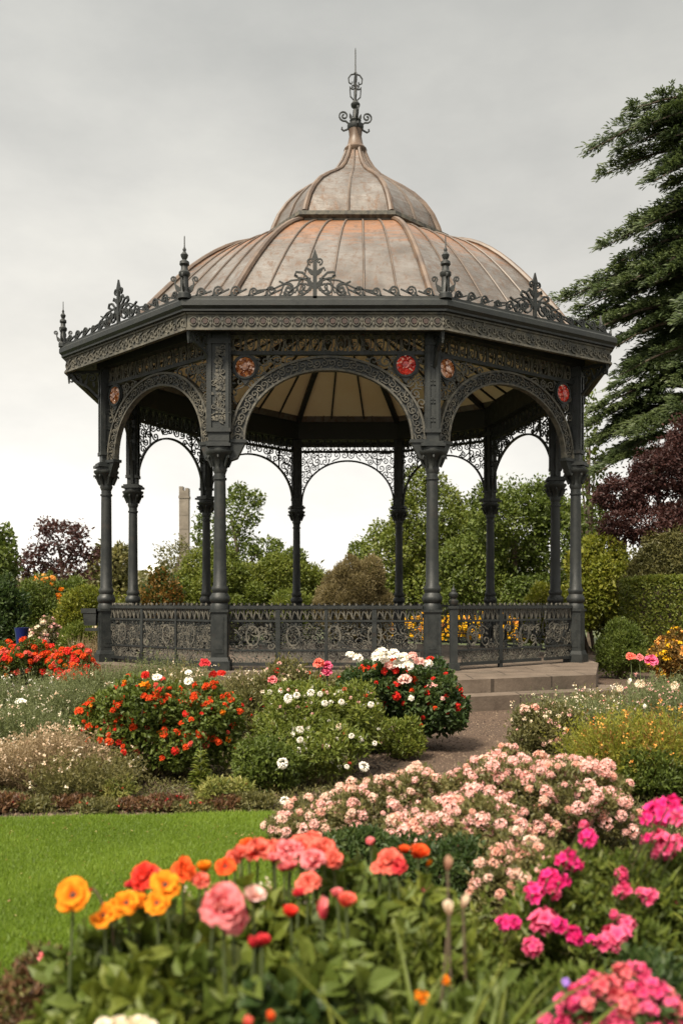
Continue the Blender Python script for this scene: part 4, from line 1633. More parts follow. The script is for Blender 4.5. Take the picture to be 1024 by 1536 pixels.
def wispy(name, label, cat, X, Y, W, H, n, mat, blade_w, tip=None, D=None, group=None, lean=.5, leafL=.03, leafW=.008, per=14, ntip=0, tip_size=.012, curve=.3, hvar=.4, z0=0.0, part='foliage'):
    """fine-textured plant: thin stems fanning from the base, set with narrow leaves; optional small flower dots"""
    _seed[0] += 1
    r = np.random.default_rng(_seed[0])
    D = D or W
    root = empty(name, (X, Y, z0), label, cat, group)
    b = np.stack([r.uniform(-.30, .30, n) * W, r.uniform(-.30, .30, n) * D, np.zeros(n)], 1)
    a = r.uniform(0, 2 * PI, n)
    sp = np.sqrt(r.random(n))
    tip_p = np.stack([b[:, 0] + np.cos(a) * sp * W * lean * .5, b[:, 1] + np.sin(a) * sp * D * lean * .5, H * r.uniform(1 - hvar, 1, n) * (1 - .35 * sp ** 2)], 1)
    mid = (b + tip_p) / 2 + np.stack([np.zeros(n), np.zeros(n), H * .12 * curve + np.zeros(n)], 1)
    parts = []
    d = tip_p - b
    for (p0, p1) in ((b, mid), (mid, tip_p)):
        v, f = inst(T_BLADE, p0, p1 - p0, r.normal(size=(n, 3)) + np.array([0, -1, 0]), np.linalg.norm(p1 - p0, axis=1) * 1.05, blade_w)
        parts.append((v, f, np.repeat(np.clip(r.normal(.4, .2, n), 0, 1), len(T_BLADE[0]))))
    if per:
        m = n * per
        k = np.repeat(np.arange(n), per)
        s = r.uniform(.12, 1.0, m)
        q = (1 - s)[:, None] ** 2 * b[k] + (2 * s * (1 - s))[:, None] * mid[k] + (s ** 2)[:, None] * tip_p[k]
        ax = unit(d[k]) * .7 + r.normal(size=(m, 3)) * .6
        sc = r.uniform(.6, 1.3, m)
        v, f = inst(T_DIAMOND, q, ax, r.normal(size=(m, 3)) + np.array([0, -.5, .6]), leafL * sc, leafW * sc)
        parts.append((v, f, np.repeat(np.clip(.25 + .5 * s + r.normal(0, .18, m), 0, 1), 4)))
    v, f, t = join(parts)
    link(part, np_mesh(part, v, [f], t, [LEAF[mat]]), root)
    if ntip:
        k = r.choice(n, min(n, ntip), replace=False)
        P_, A_, N_ = [], [], []
        for i in k:
            for q in range(5):
                P_.append(tip_p[i] + r.normal(0, tip_size * .9, 3)); A_.append(r.normal(size=3) + np.array([0, -.4, .5])); N_.append(np.array([0, -.6, .8]) + r.normal(0, .4, 3))
        P_, A_, N_ = map(np.array, (P_, A_, N_))
        v, f = inst(T_DIAMOND, P_, A_, N_, np.full(len(P_), tip_size * 1.7), np.full(len(P_), tip_size * 1.3))
        o = link('flowers', np_mesh('flowers', v, [f], np.repeat(r.random(len(P_)), 4), [PET[tip]]), root)
        o['kind'] = 'stuff'
    return root
# ================================================================== background, far to near
def pxw(px0, px1, Y):
    return abs(px1 - px0) / F * Y


def bk(px0, px1, top, Y):
    """centre X, width and top height of something that spans px0..px1 and reaches row top, at depth Y"""
    return gx((px0 + px1) / 2, Y), pxw(px0, px1, Y), gz(top, Y)


# stone tower far off
X, Wt, Ht = bk(270, 284, 734, 110)
mb = MB((X, 110, 0))
mb.box((X, 110, Ht / 2 - .1), (Wt, Wt, Ht - .2))
mb.box((X, 110, Ht - 1.0), (Wt * 1.12, Wt * 1.12, .3))
mb.box((X - Wt * .3, 110, Ht + .05), (Wt * .4, Wt, .5))
mb.box((X + Wt * .32, 110, Ht - .05), (Wt * .36, Wt, .3))
for k in range(7):
    mb.box((X, 110 - Wt / 2, 2 + k * 1.7), (Wt * .96, .06, .05))
M['tower'] = two_tone('pale_old_stone', (0.13, 0.11, 0.088), (0.21, 0.18, 0.148), 0.9, .9, 0, .03)
tag(mb.build('stone_tower', M['tower'], None, loc=(X, 110, 0)), 'slim weathered stone tower rising far behind the bushes', 'tower')

# small white building far off
X, Wt, Ht = bk(228, 247, 846, 95)
hb = empty('cottage', (X, 95, 0), 'small far white cottage glimpsed between the brown bush and the twiggy tree', 'cottage')
M['white_wall'] = two_tone('white_render', (0.66, 0.65, 0.62), (0.78, 0.77, 0.74), 1, .8)
M['slate'] = two_tone('pale_slate', (0.45, 0.44, 0.43), (0.6, 0.6, 0.6), 2, .5)
mb = MB()
mb.box((0, 0, Ht * .39), (Wt * 1.6, 3, Ht * .78))
mb.build('wall', M['white_wall'], hb)
mb = MB()
a, hgt = Wt * .9, Ht
mb.add([(-a, -1.7, hgt * .78), (a, -1.7, hgt * .78), (a, 1.7, hgt * .78), (-a, 1.7, hgt * .78), (-a, 0, hgt), (a, 0, hgt)],
       [(0, 1, 5, 4), (2, 3, 4, 5), (0, 4, 3), (1, 2, 5), (3, 2, 1, 0)])
mb.build('roof', M['white_wall'], hb)

# far wood behind everything (reads as one mass)
_r = np.random.default_rng(77)
ell = []
for k in range(95):
    x = -75 + 150 * k / 94 + _r.uniform(-2, 2)
    h = _r.uniform(2.6, 4.6) * (1.0 if x < 3 else 1.6)
    ell.append((np.array([x, 78 + _r.uniform(-5, 5), h * .3]), np.array([_r.uniform(2, 4), 2.5, h * .75])))
v, f, t = foliage(_r, ell, 34000, .55, .34, T_DIAMOND, .2, .5, .8, .4, .12, .0)
tag(link('far_wood', np_mesh('far_wood', v, [f], t, [LEAF['olive']])), 'distant wood along the skyline seen as one olive mass', 'wood', None, 'stuff')

BT = 'trees beyond the bandstand'
BS = 'background shrubs round the bandstand'
X, W_, H_ = bk(-60, 32, 778, 36)
tree('broadleaf_tree', 'mid green tree at the photo edge beside the purple tree', X, 36, W_, .8, H_, 'mid', .22, .13, .16, 20, .34, group=BT)
X = gx(92, 42)
tree('purple_tree', 'spreading dark purple tree standing over the orange blossom shrub', X, 42, 3.6, 2.2, gz(766, 42), 'purple', .19, .11, .14, 30, .26, 1.5, BT,
     shape=[(0, 0, 4.5, 1.55, 1.3, 1.15), (-1.2, 0, 3.5, 1.0, 1.0, .9), (1.25, .2, 3.7, .75, .8, .5), (.2, 0, 2.8, 1.7, 1.1, .9), (-2.2, 0, 2.6, 1.2, 1, .8)], fuzz=.3)
X, W_, H_ = bk(122, 198, 802, 62)
tree('broadleaf_tree', 'pale hazy olive tree between the two outer columns', X, 62, W_ * 1.1, .5, H_, 'olive', .34, .2, .2, 20, .32, group=BT)
X = gx(352, 46)
tree('broadleaf_tree', 'uneven airy green tree rising behind the big clipped hedge mass', X, 46, 4.8, 2.5, gz(716, 46), 'mid', .20, .12, .16, 36, .26, 1.5, BT,
     shape=[(.4, 0, 6.2, 1.35, 1.2, 1.55), (-1.4, 0, 4.9, 1.0, 1.0, 2.0), (-.1, 0, 4.3, 1.9, 1.2, 1.3), (1.6, 0, 4.2, 1.1, .9, .75), (2.2, 0, 3.9, .5, .5, .9)], fuzz=.25)
X = gx(267, 40)
tree('twiggy_tree', 'thin twiggy young tree in front of the stone tower', X, 40, 2.4, 1.8, gz(800, 40), 'olive', .14, .075, .06, 16, .28, .55, BT, fuzz=.5)
for q, (px0, px1, top, Y, mat, lab) in enumerate([
        (250, 405, 818, 30, 'fresh', 'large soft green shrub behind the front left column pair'),
        (365, 500, 814, 31, 'fresh', 'large rounded green shrub between the tall paired column and the brown dome shrub')]):
    X, W_, H_ = bk(px0, px1, top, Y)
    bush('large_shrub', lab, 'shrub', X, Y, W_ * 1.08, H_, 2.6, mat, .10, .055, 2.6, n_sub=44, rel=.30, group=BS, fuzz=.16, base=.4)
X, W_, H_ = bk(404, 482, 872, 27.5)
bush('low_shrub', 'low feathery light green shrub seen through the railing near the brown dome shrub', 'shrub', X, 27.5, W_, H_, 1.6, 'fresh', .12, .04, 2.2, n_sub=14, group=BS, fuzz=.2, up=.8)
X, W_, H_ = bk(466, 598, 826, 27)
bush('dome_shrub', 'brown olive dome of fine dry foliage behind the bandstand', 'shrub', X, 27, W_, H_, 2.2, 'brown', .13, .028, 2.6, n_sub=40, rel=.26, group=BS, fuzz=.10, up=.45, jit=.5, base=.36)
X, W_, H_ = bk(508, 735, 700, 37)
tree('broadleaf_tree', 'tallest light green broad tree behind the bandstand floor', gx(628, 37), 37, 6.2, .1, H_, 'fresh', .14, .085, .25, 60, .24, 2.0, BT,
     shape=[(.5, 0, 4.6, 2.1, 2.0, 2.7), (-1.5, -.3, 2.9, 1.9, 1.8, 2.2), (1.9, .3, 3.2, 2.0, 1.8, 2.9), (.2, -.8, 1.6, 3.2, 1.6, 1.6)], fuzz=.16)
tree('broadleaf_tree', 'dense dark green tree behind the columns beside the yellow shrub', gx(775, 33), 33, 5.6, .1, gz(694, 33), 'mid', .14, .08, .25, 60, .24, 2.2, BT,
     shape=[(-.2, 0, 4.2, 2.3, 1.8, 2.4), (1.6, 0, 3.3, 1.9, 1.7, 2.6), (-1.7, 0, 2.4, 1.6, 1.5, 2.0), (.3, -.6, 1.4, 2.8, 1.5, 1.5)], fuzz=.16)
tree('slender_tree', 'thin leafed slender tree showing sky beside the corner column', gx(884, 29), 29, 1.5, 3.0, gz(548, 29), 'mid', .17, .10, .08, 26, .24, .95, BT,
     shape=[(-.1, 0, 7.4, .55, .5, 1.3), (.1, 0, 5.8, .75, .7, 1.2), (.0, 0, 4.2, .9, .8, 1.4)], fuzz=.45)
# purple tree and evergreens on the far side of the path
tree('purple_tree', 'broad dark purple tree above the hedge on the path side', gx(985, 20.4), 20.4, 3.4, 2.6, gz(612, 20.4), 'purple', .085, .042, .10, 90, .20, 3.2, BT,
     shape=[(.15, 0, 4.35, 1.05, .9, .85), (-.85, 0, 3.85, .80, .7, .50), (.75, 0, 5.05, .75, .7, .85), (-.1, -.2, 3.15, 1.6, .9, .65), (.9, -.1, 2.6, 1.2, .9, .6), (1.3, 0, 4.2, .9, .9, 1.3)], fuzz=.25, cat='tree')
X, W_, H_ = bk(800, 962, 792, 24.5)
bush('large_shrub', 'bright yellow green rounded shrub behind the corner column', 'shrub', X, 24.5, W_, H_, 2.4, 'yellow', .13, .07, 2.6, n_sub=44, rel=.24, group=BS, fuzz=.14, base=.42,
     shape=[(.35, 0, 1.75, 1.25, 1.1, 1.75), (-1.0, 0, 1.0, .95, .9, 1.1), (1.0, 0, 1.2, .8, .9, 1.2)])
X, W_, H_ = bk(945, 1060, 774, 19.7)
bush('large_shrub', 'dull grey green shrub above the clipped hedge', 'shrub', X, 19.7, W_, H_, 1.6, 'olive', .075, .035, 2.5, n_sub=34, rel=.26, group=BS, fuzz=.2,
     shape=[(0, 0, 2.25, .85, .6, .95), (.45, 0, 1.3, .95, .6, 1.2), (-.55, 0, 1.7, .6, .6, .8)])

# clipped hedge: a rounded box of small leaves
r = np.random.default_rng(31)
hx0, hx1, hy, hh = gx(940, 18.5), gx(1095, 18.5), 18.5, gz(868, 18.5)
hd = empty('clipped_hedge', ((hx0 + hx1) / 2, hy, 0), 'clipped box shaped green hedge beside the path', 'hedge')
n = 26000
hw, dd = (hx1 - hx0) / 2, .55
d = r.uniform(-1, 1, (n, 3))
ax_ = r.choice(3, n, p=[.2, .45, .35])
d[np.arange(n), ax_] = np.sign(r.uniform(-1, 1, n))
d[:, 2] = np.where(ax_ == 2, 1, d[:, 2])
nn = np.zeros((n, 3))
nn[np.arange(n), ax_] = d[np.arange(n), ax_]
rad = np.array([hw, dd, hh / 2])
p = d * rad + np.array([0, 0, hh / 2])
# round the edges a little and roughen
over = np.maximum(np.abs(d) - .86, 0)
cnt = (np.abs(d) > .86).sum(1)
p -= np.where((cnt > 1)[:, None], np.sign(d) * over * .55 * np.minimum(rad, .55), 0)
p += nn * (r.normal(0, .018, n) - .03 * r.random(n) ** 2 - .02 * (np.sin(p[:, 0] * 9) * np.sin(p[:, 2] * 7 + p[:, 0] * 3)))[:, None]
v, f = inst(T_DIAMOND, p, nn * .5 + r.normal(size=(n, 3)) * .7, nn + r.normal(size=(n, 3)) * .5, np.full(n, .07), np.full(n, .045))
t = np.clip(r.normal(.62, .22, n), 0, 1)
link('foliage', np_mesh('foliage', v, [f], np.repeat(t, 4), [LEAF['fresh']]), hd)
mb = MB()
mb.box((0, 0, hh / 2 - .05), (hw * 1.85, dd * 1.65, hh - .15))
mb.build('branches', M['bark'], hd)

# ------------------------------------------------------------------ the big cedar: level branches off a trunk, each a spray of drooping needle tufts
def conifer(name, label, X, Y, z_top, branches, seed, trunk_r=.45, mat='cedar', L=.15, Wd=.026, dens=1.15):
    r = np.random.default_rng(seed)
    root = empty(name, (X, Y, 0), label, 'tree', BT)
    mb = MB()
    mb.tube([(0, 0, -.1), (.05, 0, z_top * .3), (0, 0, z_top * .6), (0, 0, z_top)], [trunk_r, trunk_r * .8, trunk_r * .5, .05], 9)
    P_, A_, N_, T_ = [], [], [], []
    for (dx, dy, z0, z1, wid) in branches:
        a = np.array([0, 0, z0])
        b = np.array([dx, dy, z1])
        Lb = np.linalg.norm(b - a)
        dirn = unit((b - a) * np.array([1, 1, 0.0]))
        side = np.array([-dirn[1], dirn[0], 0])
        pts = []
        for q in range(9):
            s = q / 8
            w_ = a * (1 - s) + b * s + np.array([0, 0, Lb * .10 * math.sin(PI * min(1, s * 1.05)) - .03 * Lb * s ** 3])
            pts.append(w_)
        mb.tube([tuple(x) for x in pts], [max(.012, .10 * (1 - q / 8.5) * min(1, Lb / 4)) for q in range(9)], 5)
        pts = np.array(pts)
        nt = int(Lb * 15 * dens)
        tint = r.uniform(.15, .85)
        for k in range(nt):
            s = (r.random() ** .75) * .92 + .08
            x = s * 8
            i = min(7, int(x))
            c = pts[i] * (1 - (x - i)) + pts[i + 1] * (x - i)
            sg = r.choice((-1, 1))
            tl = wid * (1.05 - s) ** .65 * r.uniform(.35, 1.0) + .12
            fwd = dirn * r.uniform(.45, 1.0) + side * sg * r.uniform(.35, 1.0)
            fwd = fwd / np.linalg.norm(fwd)
            m = max(8, int(tl * 52))
            u = (np.arange(m) + r.random(m)) / m
            q = c + fwd * (u * tl)[:, None] + np.array([0, 0, 1.0]) * (.05 * np.sin(u * 3) - .22 * u ** 2 * tl + r.normal(0, .018, m))[:, None] + r.normal(0, .035, (m, 3))
            P_.append(q)
            A_.append(fwd * 1.0 + np.array([0, 0, -.10]) + r.normal(0, .38, (m, 3)) * np.array([1, 1, .6]))
            N_.append(np.array([0, 0, 1.0]) + r.normal(0, .28, (m, 3)))
            T_.append(np.clip(tint * .6 + .35 * u + r.normal(0, .13, m), 0, 1))
        # tip
        m = 14
        P_.append(b + r.normal(0, .06, (m, 3))); A_.append(dirn + r.normal(0, .3, (m, 3))); N_.append(np.array([0, 0, 1.0]) + r.normal(0, .3, (m, 3)))
        T_.append(r.uniform(.4, .9, m))
    P_, A_, N_, T_ = map(np.concatenate, (P_, A_, N_, T_))
    s = r.uniform(.6, 1.25, len(P_))
    v, f = inst(T_TUFT, P_, A_, N_, L * s, Wd * s * 1.4)
    link('crown', np_mesh('crown', v, [f], np.repeat(T_, 6), [LEAF[mat]]), root)
    mb.build('trunk', M['bark'], root, True)
    return root


YC = 21.0
XC = gx(1105, YC)
br = []
tips = [(1018, 172), (940, 176), (972, 192), (1000, 186), (1015, 200), (950, 212), (990, 225), (930, 222), (1010, 255), (1000, 285), (940, 415), (975, 400), (960, 440), (910, 455), (890, 436), (892, 202), (915, 240), (985, 262), (962, 292), (1000, 315), (950, 330), (952, 352), (1000, 345), (907, 360), (930, 385), (902, 402), (925, 432), (846, 428), (880, 446), (850, 470),
        (905, 478), (868, 498), (930, 505), (898, 528), (960, 520), (925, 560), (985, 470), (990, 420)]
_r = np.random.default_rng(12)
for (px, py) in tips:
    z1 = gz(py, YC)
    dx = gx(px, YC) - XC
    br.append((dx, _r.uniform(-.9, .9), z1 + _r.uniform(.1, .9) - .04 * abs(dx), z1, .85 + .14 * abs(dx)))
for k in range(64):
    z1 = 7.4 + .50 * _r.integers(0, 9) + _r.normal(0, .12)
    a = _r.uniform(0, 2 * PI)
    q = (13.2 - z1) * .38 + .7
    br.append((math.cos(a) * q * .8, math.sin(a) * q, z1 + .5, z1, .9 + .1 * q))
conifer('cedar_tree', 'tall dark cedar with level drooping branches reaching towards the bandstand roof', XC, YC, 12.4, br, 9)
YC2 = 28.0
XC2 = gx(1030, YC2)
br = []
for k in range(46):
    z1 = _r.uniform(4.6, 9.0)
    a = _r.uniform(0, 2 * PI)
    q = (9.8 - z1) * .62 + .5
    br.append((math.cos(a) * q * 1.05, math.sin(a) * q, z1 + .7, z1, 1.1))
for (px, py) in [(915, 585), (885, 618), (875, 640), (880, 668), (905, 692), (940, 560), (960, 610)]:
    br.append((gx(px, YC2) - XC2, -.5, gz(py, YC2) + .8, gz(py, YC2), 1.2))
conifer('conifer_tree', 'bushy dark conifer beneath the cedar and behind the purple tree', XC2, YC2, 9.6, br, 10, .3, 'cedar', .18, .034)

# ------------------------------------------------------------------ left background shrubs
X, W_, H_ = bk(-50, 42, 846, 21)
bush('dark_shrub', 'dark evergreen shrub at the photo edge next to the orange blossom shrub', 'shrub', X, 21, W_, H_, 1.5, 'deep', .10, .05, 2.6, n_sub=24, rel=.28, group=BS, fuzz=.15)
X, W_, H_ = bk(26, 96, 834, 25.6)
bush('blossom_shrub', 'shrub topped with orange and apricot blossom under the purple tree', 'shrub', X, 25.6, W_, H_, 1.2, 'mid', .10, .06, 2.2, n_sub=16, group=BS, flowers=[('geranium', ('orange', 'apricot', 'apricot'), 100, .075, 1, .62)])
X, W_, H_ = bk(14, 96, 868, 24.4)
bush('low_shrub', 'low green shrub directly below the orange blossom', 'shrub', X, 24.4, W_, H_, 1.1, 'mid', .08, .035, 2.4, n_sub=18, group=BS, fuzz=.2)
X, W_, H_ = bk(48, 155, 850, 27)
bush('large_shrub', 'dark green rounded shrub in front of the orange blossom', 'shrub', X, 27, W_, H_, 1.8, 'mid', .11, .05, 2.6, n_sub=24, rel=.28, group=BS, fuzz=.15)
X, W_, H_ = bk(78, 215, 866, 24)
bush('golden_shrub', 'low golden green shrub spreading behind the outer column', 'shrub', X, 24, W_, H_, 1.7, 'yellow', .10, .04, 2.6, n_sub=26, rel=.26, group=BS, fuzz=.2, up=.7)
X, W_, H_ = bk(192, 290, 852, 28)
bush('rusty_shrub', 'rust tinged shrub seen between the outer columns', 'shrub', X, 28, W_, H_, 1.7, 'rust', .11, .055, 2.4, n_sub=22, rel=.28, group=BS, fuzz=.2, extra=[('deep', .35, .11, .055, T_DIAMOND, 'inner_foliage')])
X, W_, H_ = bk(-170, -40, 830, 25)
bush('dark_shrub', 'dark shrub standing just beyond the photo edge', 'shrub', X, 25, W_, H_, 1.5, 'deep', .12, .06, 2.0, n_sub=16, group=BS)

# yellow flower bed behind the bandstand
for k in range(8):
    px = 560 + 39 * k
    Y = 29.2 + .4 * (k % 3)
    labs = ['yellow flower clump behind the railing beside the brown dome shrub', 'yellow flower clump behind the railing, second from the brown dome shrub', 'yellow flower clump behind the railing next to the front column',
            'yellow flower clump just past the gate post', 'yellow flower clump behind the railing centre beyond the gate post', 'yellow flower clump between the gate post and the next column', 'yellow flower clump behind the rear column',
            'yellow flower clump behind the railing nearest the corner column']
    bush('yellow_flowers', labs[k], 'flowers', gx(px, Y), Y, 1.1, 1.15, .6, 'fresh', .09, .03, 1.6, n_sub=10, group='yellow flower clumps behind the railing', up=.9,
         flowers=[('geranium', ('yellow', 'yellow', 'yellow', 'apricot'), 90, .085, 1, -.3)], stems=False)

# ------------------------------------------------------------------ right side low plants
X, W_, H_ = bk(884, 972, 926, 16.6)
bush('low_shrub', 'low grey green mound below the clipped hedge', 'shrub', X, 16.6, W_ * 1.05, H_, .9, 'mid', .06, .022, 2.6, n_sub=22, rel=.26, group='low mounds by the path', fuzz=.18, up=.8, jit=.5)
X, W_, H_ = bk(972, 1060, 936, 15.4)
bush('golden_shrub', 'golden yellow flowering bush below the clipped hedge at the photo edge', 'shrub', X, 15.4, W_, H_, .9, 'rust', .06, .03, 2.4, n_sub=20, group='low mounds by the path', flowers=[('small', ('yellow', 'yellow', 'apricot'), 100, .042, 1, -.2)])
X, W_, H_ = bk(950, 1050, 992, 10.8)
wispy('thin_perennial', 'thin grey green perennials with three pink blooms at the path edge', 'perennial', X, 10.8, 1.0, .66, 300, 'grey', .005, per=10, leafL=.05, leafW=.012, group='airy perennials in the side bed')
for q, (px, py, c) in enumerate([(945, 985, 'coral'), (958, 987, 'rose'), (976, 991, 'pink')]):
    Y = 12.4
    b = at(px, py, Y)
    rt = empty('pink_flower', (b.x, Y, 0), ['small coral bloom on a thin stem at the path edge', 'small rose bloom on a thin stem between its two neighbours', 'larger hot pink bloom on a thin stem at the path edge'][q], 'flower', 'pink blooms at the path edge')
    put_flower(fm('peony', c, q), rt, (0, 0, b.z), .062 if q < 2 else .085, (-.1, -.6, .8))
    mb = MB()
    mb.tube([(0, 0, 0), (.02, 0, b.z * .5), (0, 0, b.z)], .006, 5)
    mb.build('stem', M['stalk'], rt)
# ================================================================== middle beds
MID = 'airy plants in the left bed'
# --- left, beyond: red orange bedding by the column
for (px0, px1, top, Y, W2, lab) in [(-40, 100, 952, 15.5, None, 'wide low bush of orange red blooms beside the outer column at the photo edge'), (70, 158, 965, 14.6, None, 'low bush of orange red blooms right beside the outer column')]:
    X, W_, H_ = bk(px0, px1, top, Y)
    bush('red_flower_bush', lab, 'flower bush', X, Y, W_, H_, .9, 'mid', .05, .028, 2.2, n_sub=18, group='orange red bushes beside the outer column',
         flowers=[('geranium', ('orange_red', 'coral', 'orange_red', 'red'), 100, .062, 1, -.05), ('small', ('orange',), 20, .045, 1, .1)], base=.35)
X, W_, H_ = bk(32, 100, 922, 18.5)
bush('pale_shrub', 'pale pink flowering shrub behind the red bedding', 'shrub', X, 18.5, W_, H_, .8, 'olive', .07, .035, 2.0, n_sub=14, flowers=[('small', ('blush', 'cream'), 70, .05)])
X, W_, H_ = bk(78, 152, 925, 17.6)
bush('low_shrub', 'light green low shrub touching the outer column', 'shrub', X, 17.6, W_, H_, .9, 'fresh', .07, .025, 2.2, n_sub=14, up=.8, flowers=[('small', ('coral', 'cream'), 14, .045)])
X, W_, H_ = bk(100, 158, 945, 16.6)
wispy('dry_grass', 'tuft of dry tan grass at the foot of the outer column', 'grass', X, 16.6, .9, H_ + .05, 420, 'tan', .008, per=3, leafL=.06, leafW=.012)
# small blue tub left of the red bedding
bx = at(33, 945, 17.3)
tb = empty('flower_tub', (bx.x, 17.3, -.05), 'small dark blue tub on the far grass behind the red bedding', 'tub')
m_, nt_, out_ = new_mat('blue_glaze')
principled(nt_, out_, (0.006, 0.012, 0.085), .3)
mb = MB()
mb.lathe([(.08, .5), (.10, .7), (.13, .93), (.14, .98), (.12, .98), (.11, .93)], n=16)
mb.build('tub', m_, tb, True)
mb = MB()
mb.box((0, 0, .24), (.16, .16, .48))
mb.box((0, 0, .48), (.22, .22, .04))
mb.build('stand', M['iron'], tb)

# --- grey airy shrubs between the left bed and the bandstand
for (px0, px1, top, Y, mat, lab) in [
        (82, 215, 985, 11.2, 'grey', 'fine grey green shrub below the outer column'),
        (180, 300, 972, 11.6, 'grey', 'fine grey green shrub in front of the side railing'),
        (215, 330, 985, 9.6, 'olive', 'olive airy shrub with pale tips beside the tall pedestal')]:
    X, W_, H_ = bk(px0, px1, top, Y)
    wispy('airy_shrub', lab, 'shrub', X, Y, W_ * 1.15, H_, 900, mat, .004, 'cream' if mat == 'olive' else None, .9, MID, .75, .035, .010, 16, 60 if mat == 'olive' else 0, .012)
for (px0, px1, top, Y, mat, tip, lab) in [
        (-50, 70, 998, 9.0, 'grey', 'white', 'airy grey green plant at the photo edge below the red bedding'),
        (40, 150, 1000, 8.7, 'grey', 'cream', 'airy grey green plant with cream specks beside the orange bush'),
        (-30, 90, 1042, 7.7, 'grey', 'cream', 'airy grey green plant with a single white bloom above'),
        (-40, 60, 1105, 6.9, 'tan', 'cream', 'buff seed headed plant at the photo edge above the edging plants'),
        (25, 160, 1082, 6.75, 'tan', 'beige', 'buff pink airy plant in front of the orange bush'),
        (70, 190, 1120, 6.5, 'olive', 'cream', 'olive fine leaved plant at the foot of the orange bush')]:
    X, W_, H_ = bk(px0, px1, top, Y)
    wispy('airy_shrub', lab, 'shrub', X, Y, W_ * 1.2, H_, 1150, mat, .003, tip, .8, MID, .8, .028, .009, 17, 150 if mat == 'tan' else 60, .010)
for (px, py, Y, s, lab) in [(31, 1053, 8.0, .045, 'single white bloom over the airy grey green plants')]:
    b = at(px, py, Y)
    rt = empty('white_flower', (b.x, Y, 0), lab, 'flower')
    put_flower(fm('peony', 'white', 1), rt, (0, 0, b.z), s, (0, -.3, 1))
    mb = MB()
    mb.tube([(.02, .05, 0), (.02, .02, b.z * .5), (0, 0, b.z)], .004, 5)
    mb.build('stem', M['stalk'], rt)

# --- the orange bush
X = gx(236, 7.1)
ob = bush('orange_flower_bush', 'large dark leaved bush covered in orange and scarlet blooms above the lawn', 'flower bush', X, 7.1, 1.42, .88, .95, 'mid', .040, .026, 2.8, T_LEAF, 34, .25, fuzz=.14, base=.40, nmax=20000,
          shape=[(0, 0, .40, .66, .48, .48), (-.35, 0, .32, .42, .42, .38), (.36, 0, .38, .42, .42, .42)],
          flowers=[('geranium', ('orange_red', 'orange_red', 'red', 'orange_red', 'coral'), 190, .029, 1, .35), ('geranium', ('orange_red', 'red'), 44, .027, 1, -.3), ('small', ('orange',), 14, .030, 1, .5)])
rr = random.Random(5)
for (px, py, s, k, c, lb) in [(236, 1017, .034, 'peony', 'white', 'white bloom'), (283, 1022, .040, 'peony', 'white', 'white bloom'), (283, 1009, .026, 'peony', 'white', None), (307, 996, .046, 'peony', 'crimson', 'crimson bloom'),
                          (320, 1012, .036, 'geranium', 'red', None), (332, 1010, .034, 'geranium', 'red', None), (218, 1013, .040, 'geranium', 'red', None)]:
    q = at(px, py, 6.95 if k == 'peony' else 7.0)
    put_flower(fm(k, c, 1), ob, (q.x - X, q.y - 7.1, q.z), s, (0, -.45, .9), rr, lab=lb)

# --- white ball flower bush
X = gx(470, 7.3)
wb = bush('white_flower_bush', 'leafy green bush with round white ball blooms beside the gravel path', 'flower bush', X, 7.3, 1.2, .86, 1.1, 'fresh', .040, .018, 2.3, T_LEAF, 30, .26, fuzz=.30, base=.4, nmax=17000, up=.45, jit=.8,
          shape=[(-.10, .1, .42, .46, .5, .40), (.26, .15, .40, .36, .45, .36), (.0, -.3, .25, .50, .5, .30)],
          extra=[('fresh', .25, .055, .010, T_BLADE, 'new_shoots')],
          flowers=[('ball', ('white', 'white', 'cream'), 24, .026, 1, .2), ('small', ('white', 'white', 'blush'), 110, .017, 1, .0), ('geranium', ('coral', 'red'), 14, .022, 1, .4)])
for (px, py, Y, s) in [(432, 1048, 6.9, .044), (445, 1043, 7.1, .034), (466, 1039, 7.0, .036), (480, 1041, 7.1, .030), (487, 1055, 7.0, .03), (365, 1127, 6.6, .036), (450, 1095, 6.8, .034), (450, 1110, 6.6, .030), (424, 1145, 6.35, .047), (546, 1150, 6.4, .044),
                       (527, 1104, 6.7, .026), (562, 1115, 6.7, .024), (427, 1201, 5.9, .037), (512, 1053, 7.1, .03), (556, 1057, 7.2, .03), (520, 1150, 6.5, .022)]:
    q = at(px, py, Y)
    put_flower(fm('ball', 'white', rr.randrange(3)), wb, (q.x - X, q.y - 7.3, q.z), s, (0, -.6, .8), rr)
mb = MB()
for (px, py, Y) in [(427, 1201, 5.9), (365, 1127, 6.6), (546, 1150, 6.4), (424, 1145, 6.35)]:
    q = at(px, py, Y)
    mb.tube([(q.x - X, q.y - 7.3 + .25, 0.02), (q.x - X + .01, q.y - 7.3 + .10, q.z * .6), (q.x - X, q.y - 7.3 + .01, q.z - .02)], .005, 5)
mb.build('flower_stalks', M['stalk'], wb)
X = gx(405, 6.5)
bush('low_shrub', 'leafy low green clump between the orange bush and the white ball blooms', 'shrub', X, 6.6, .62, .46, .5, 'mid', .040, .018, 2.2, T_LEAF, 18, .3, up=.5, fuzz=.25, nmax=6000)
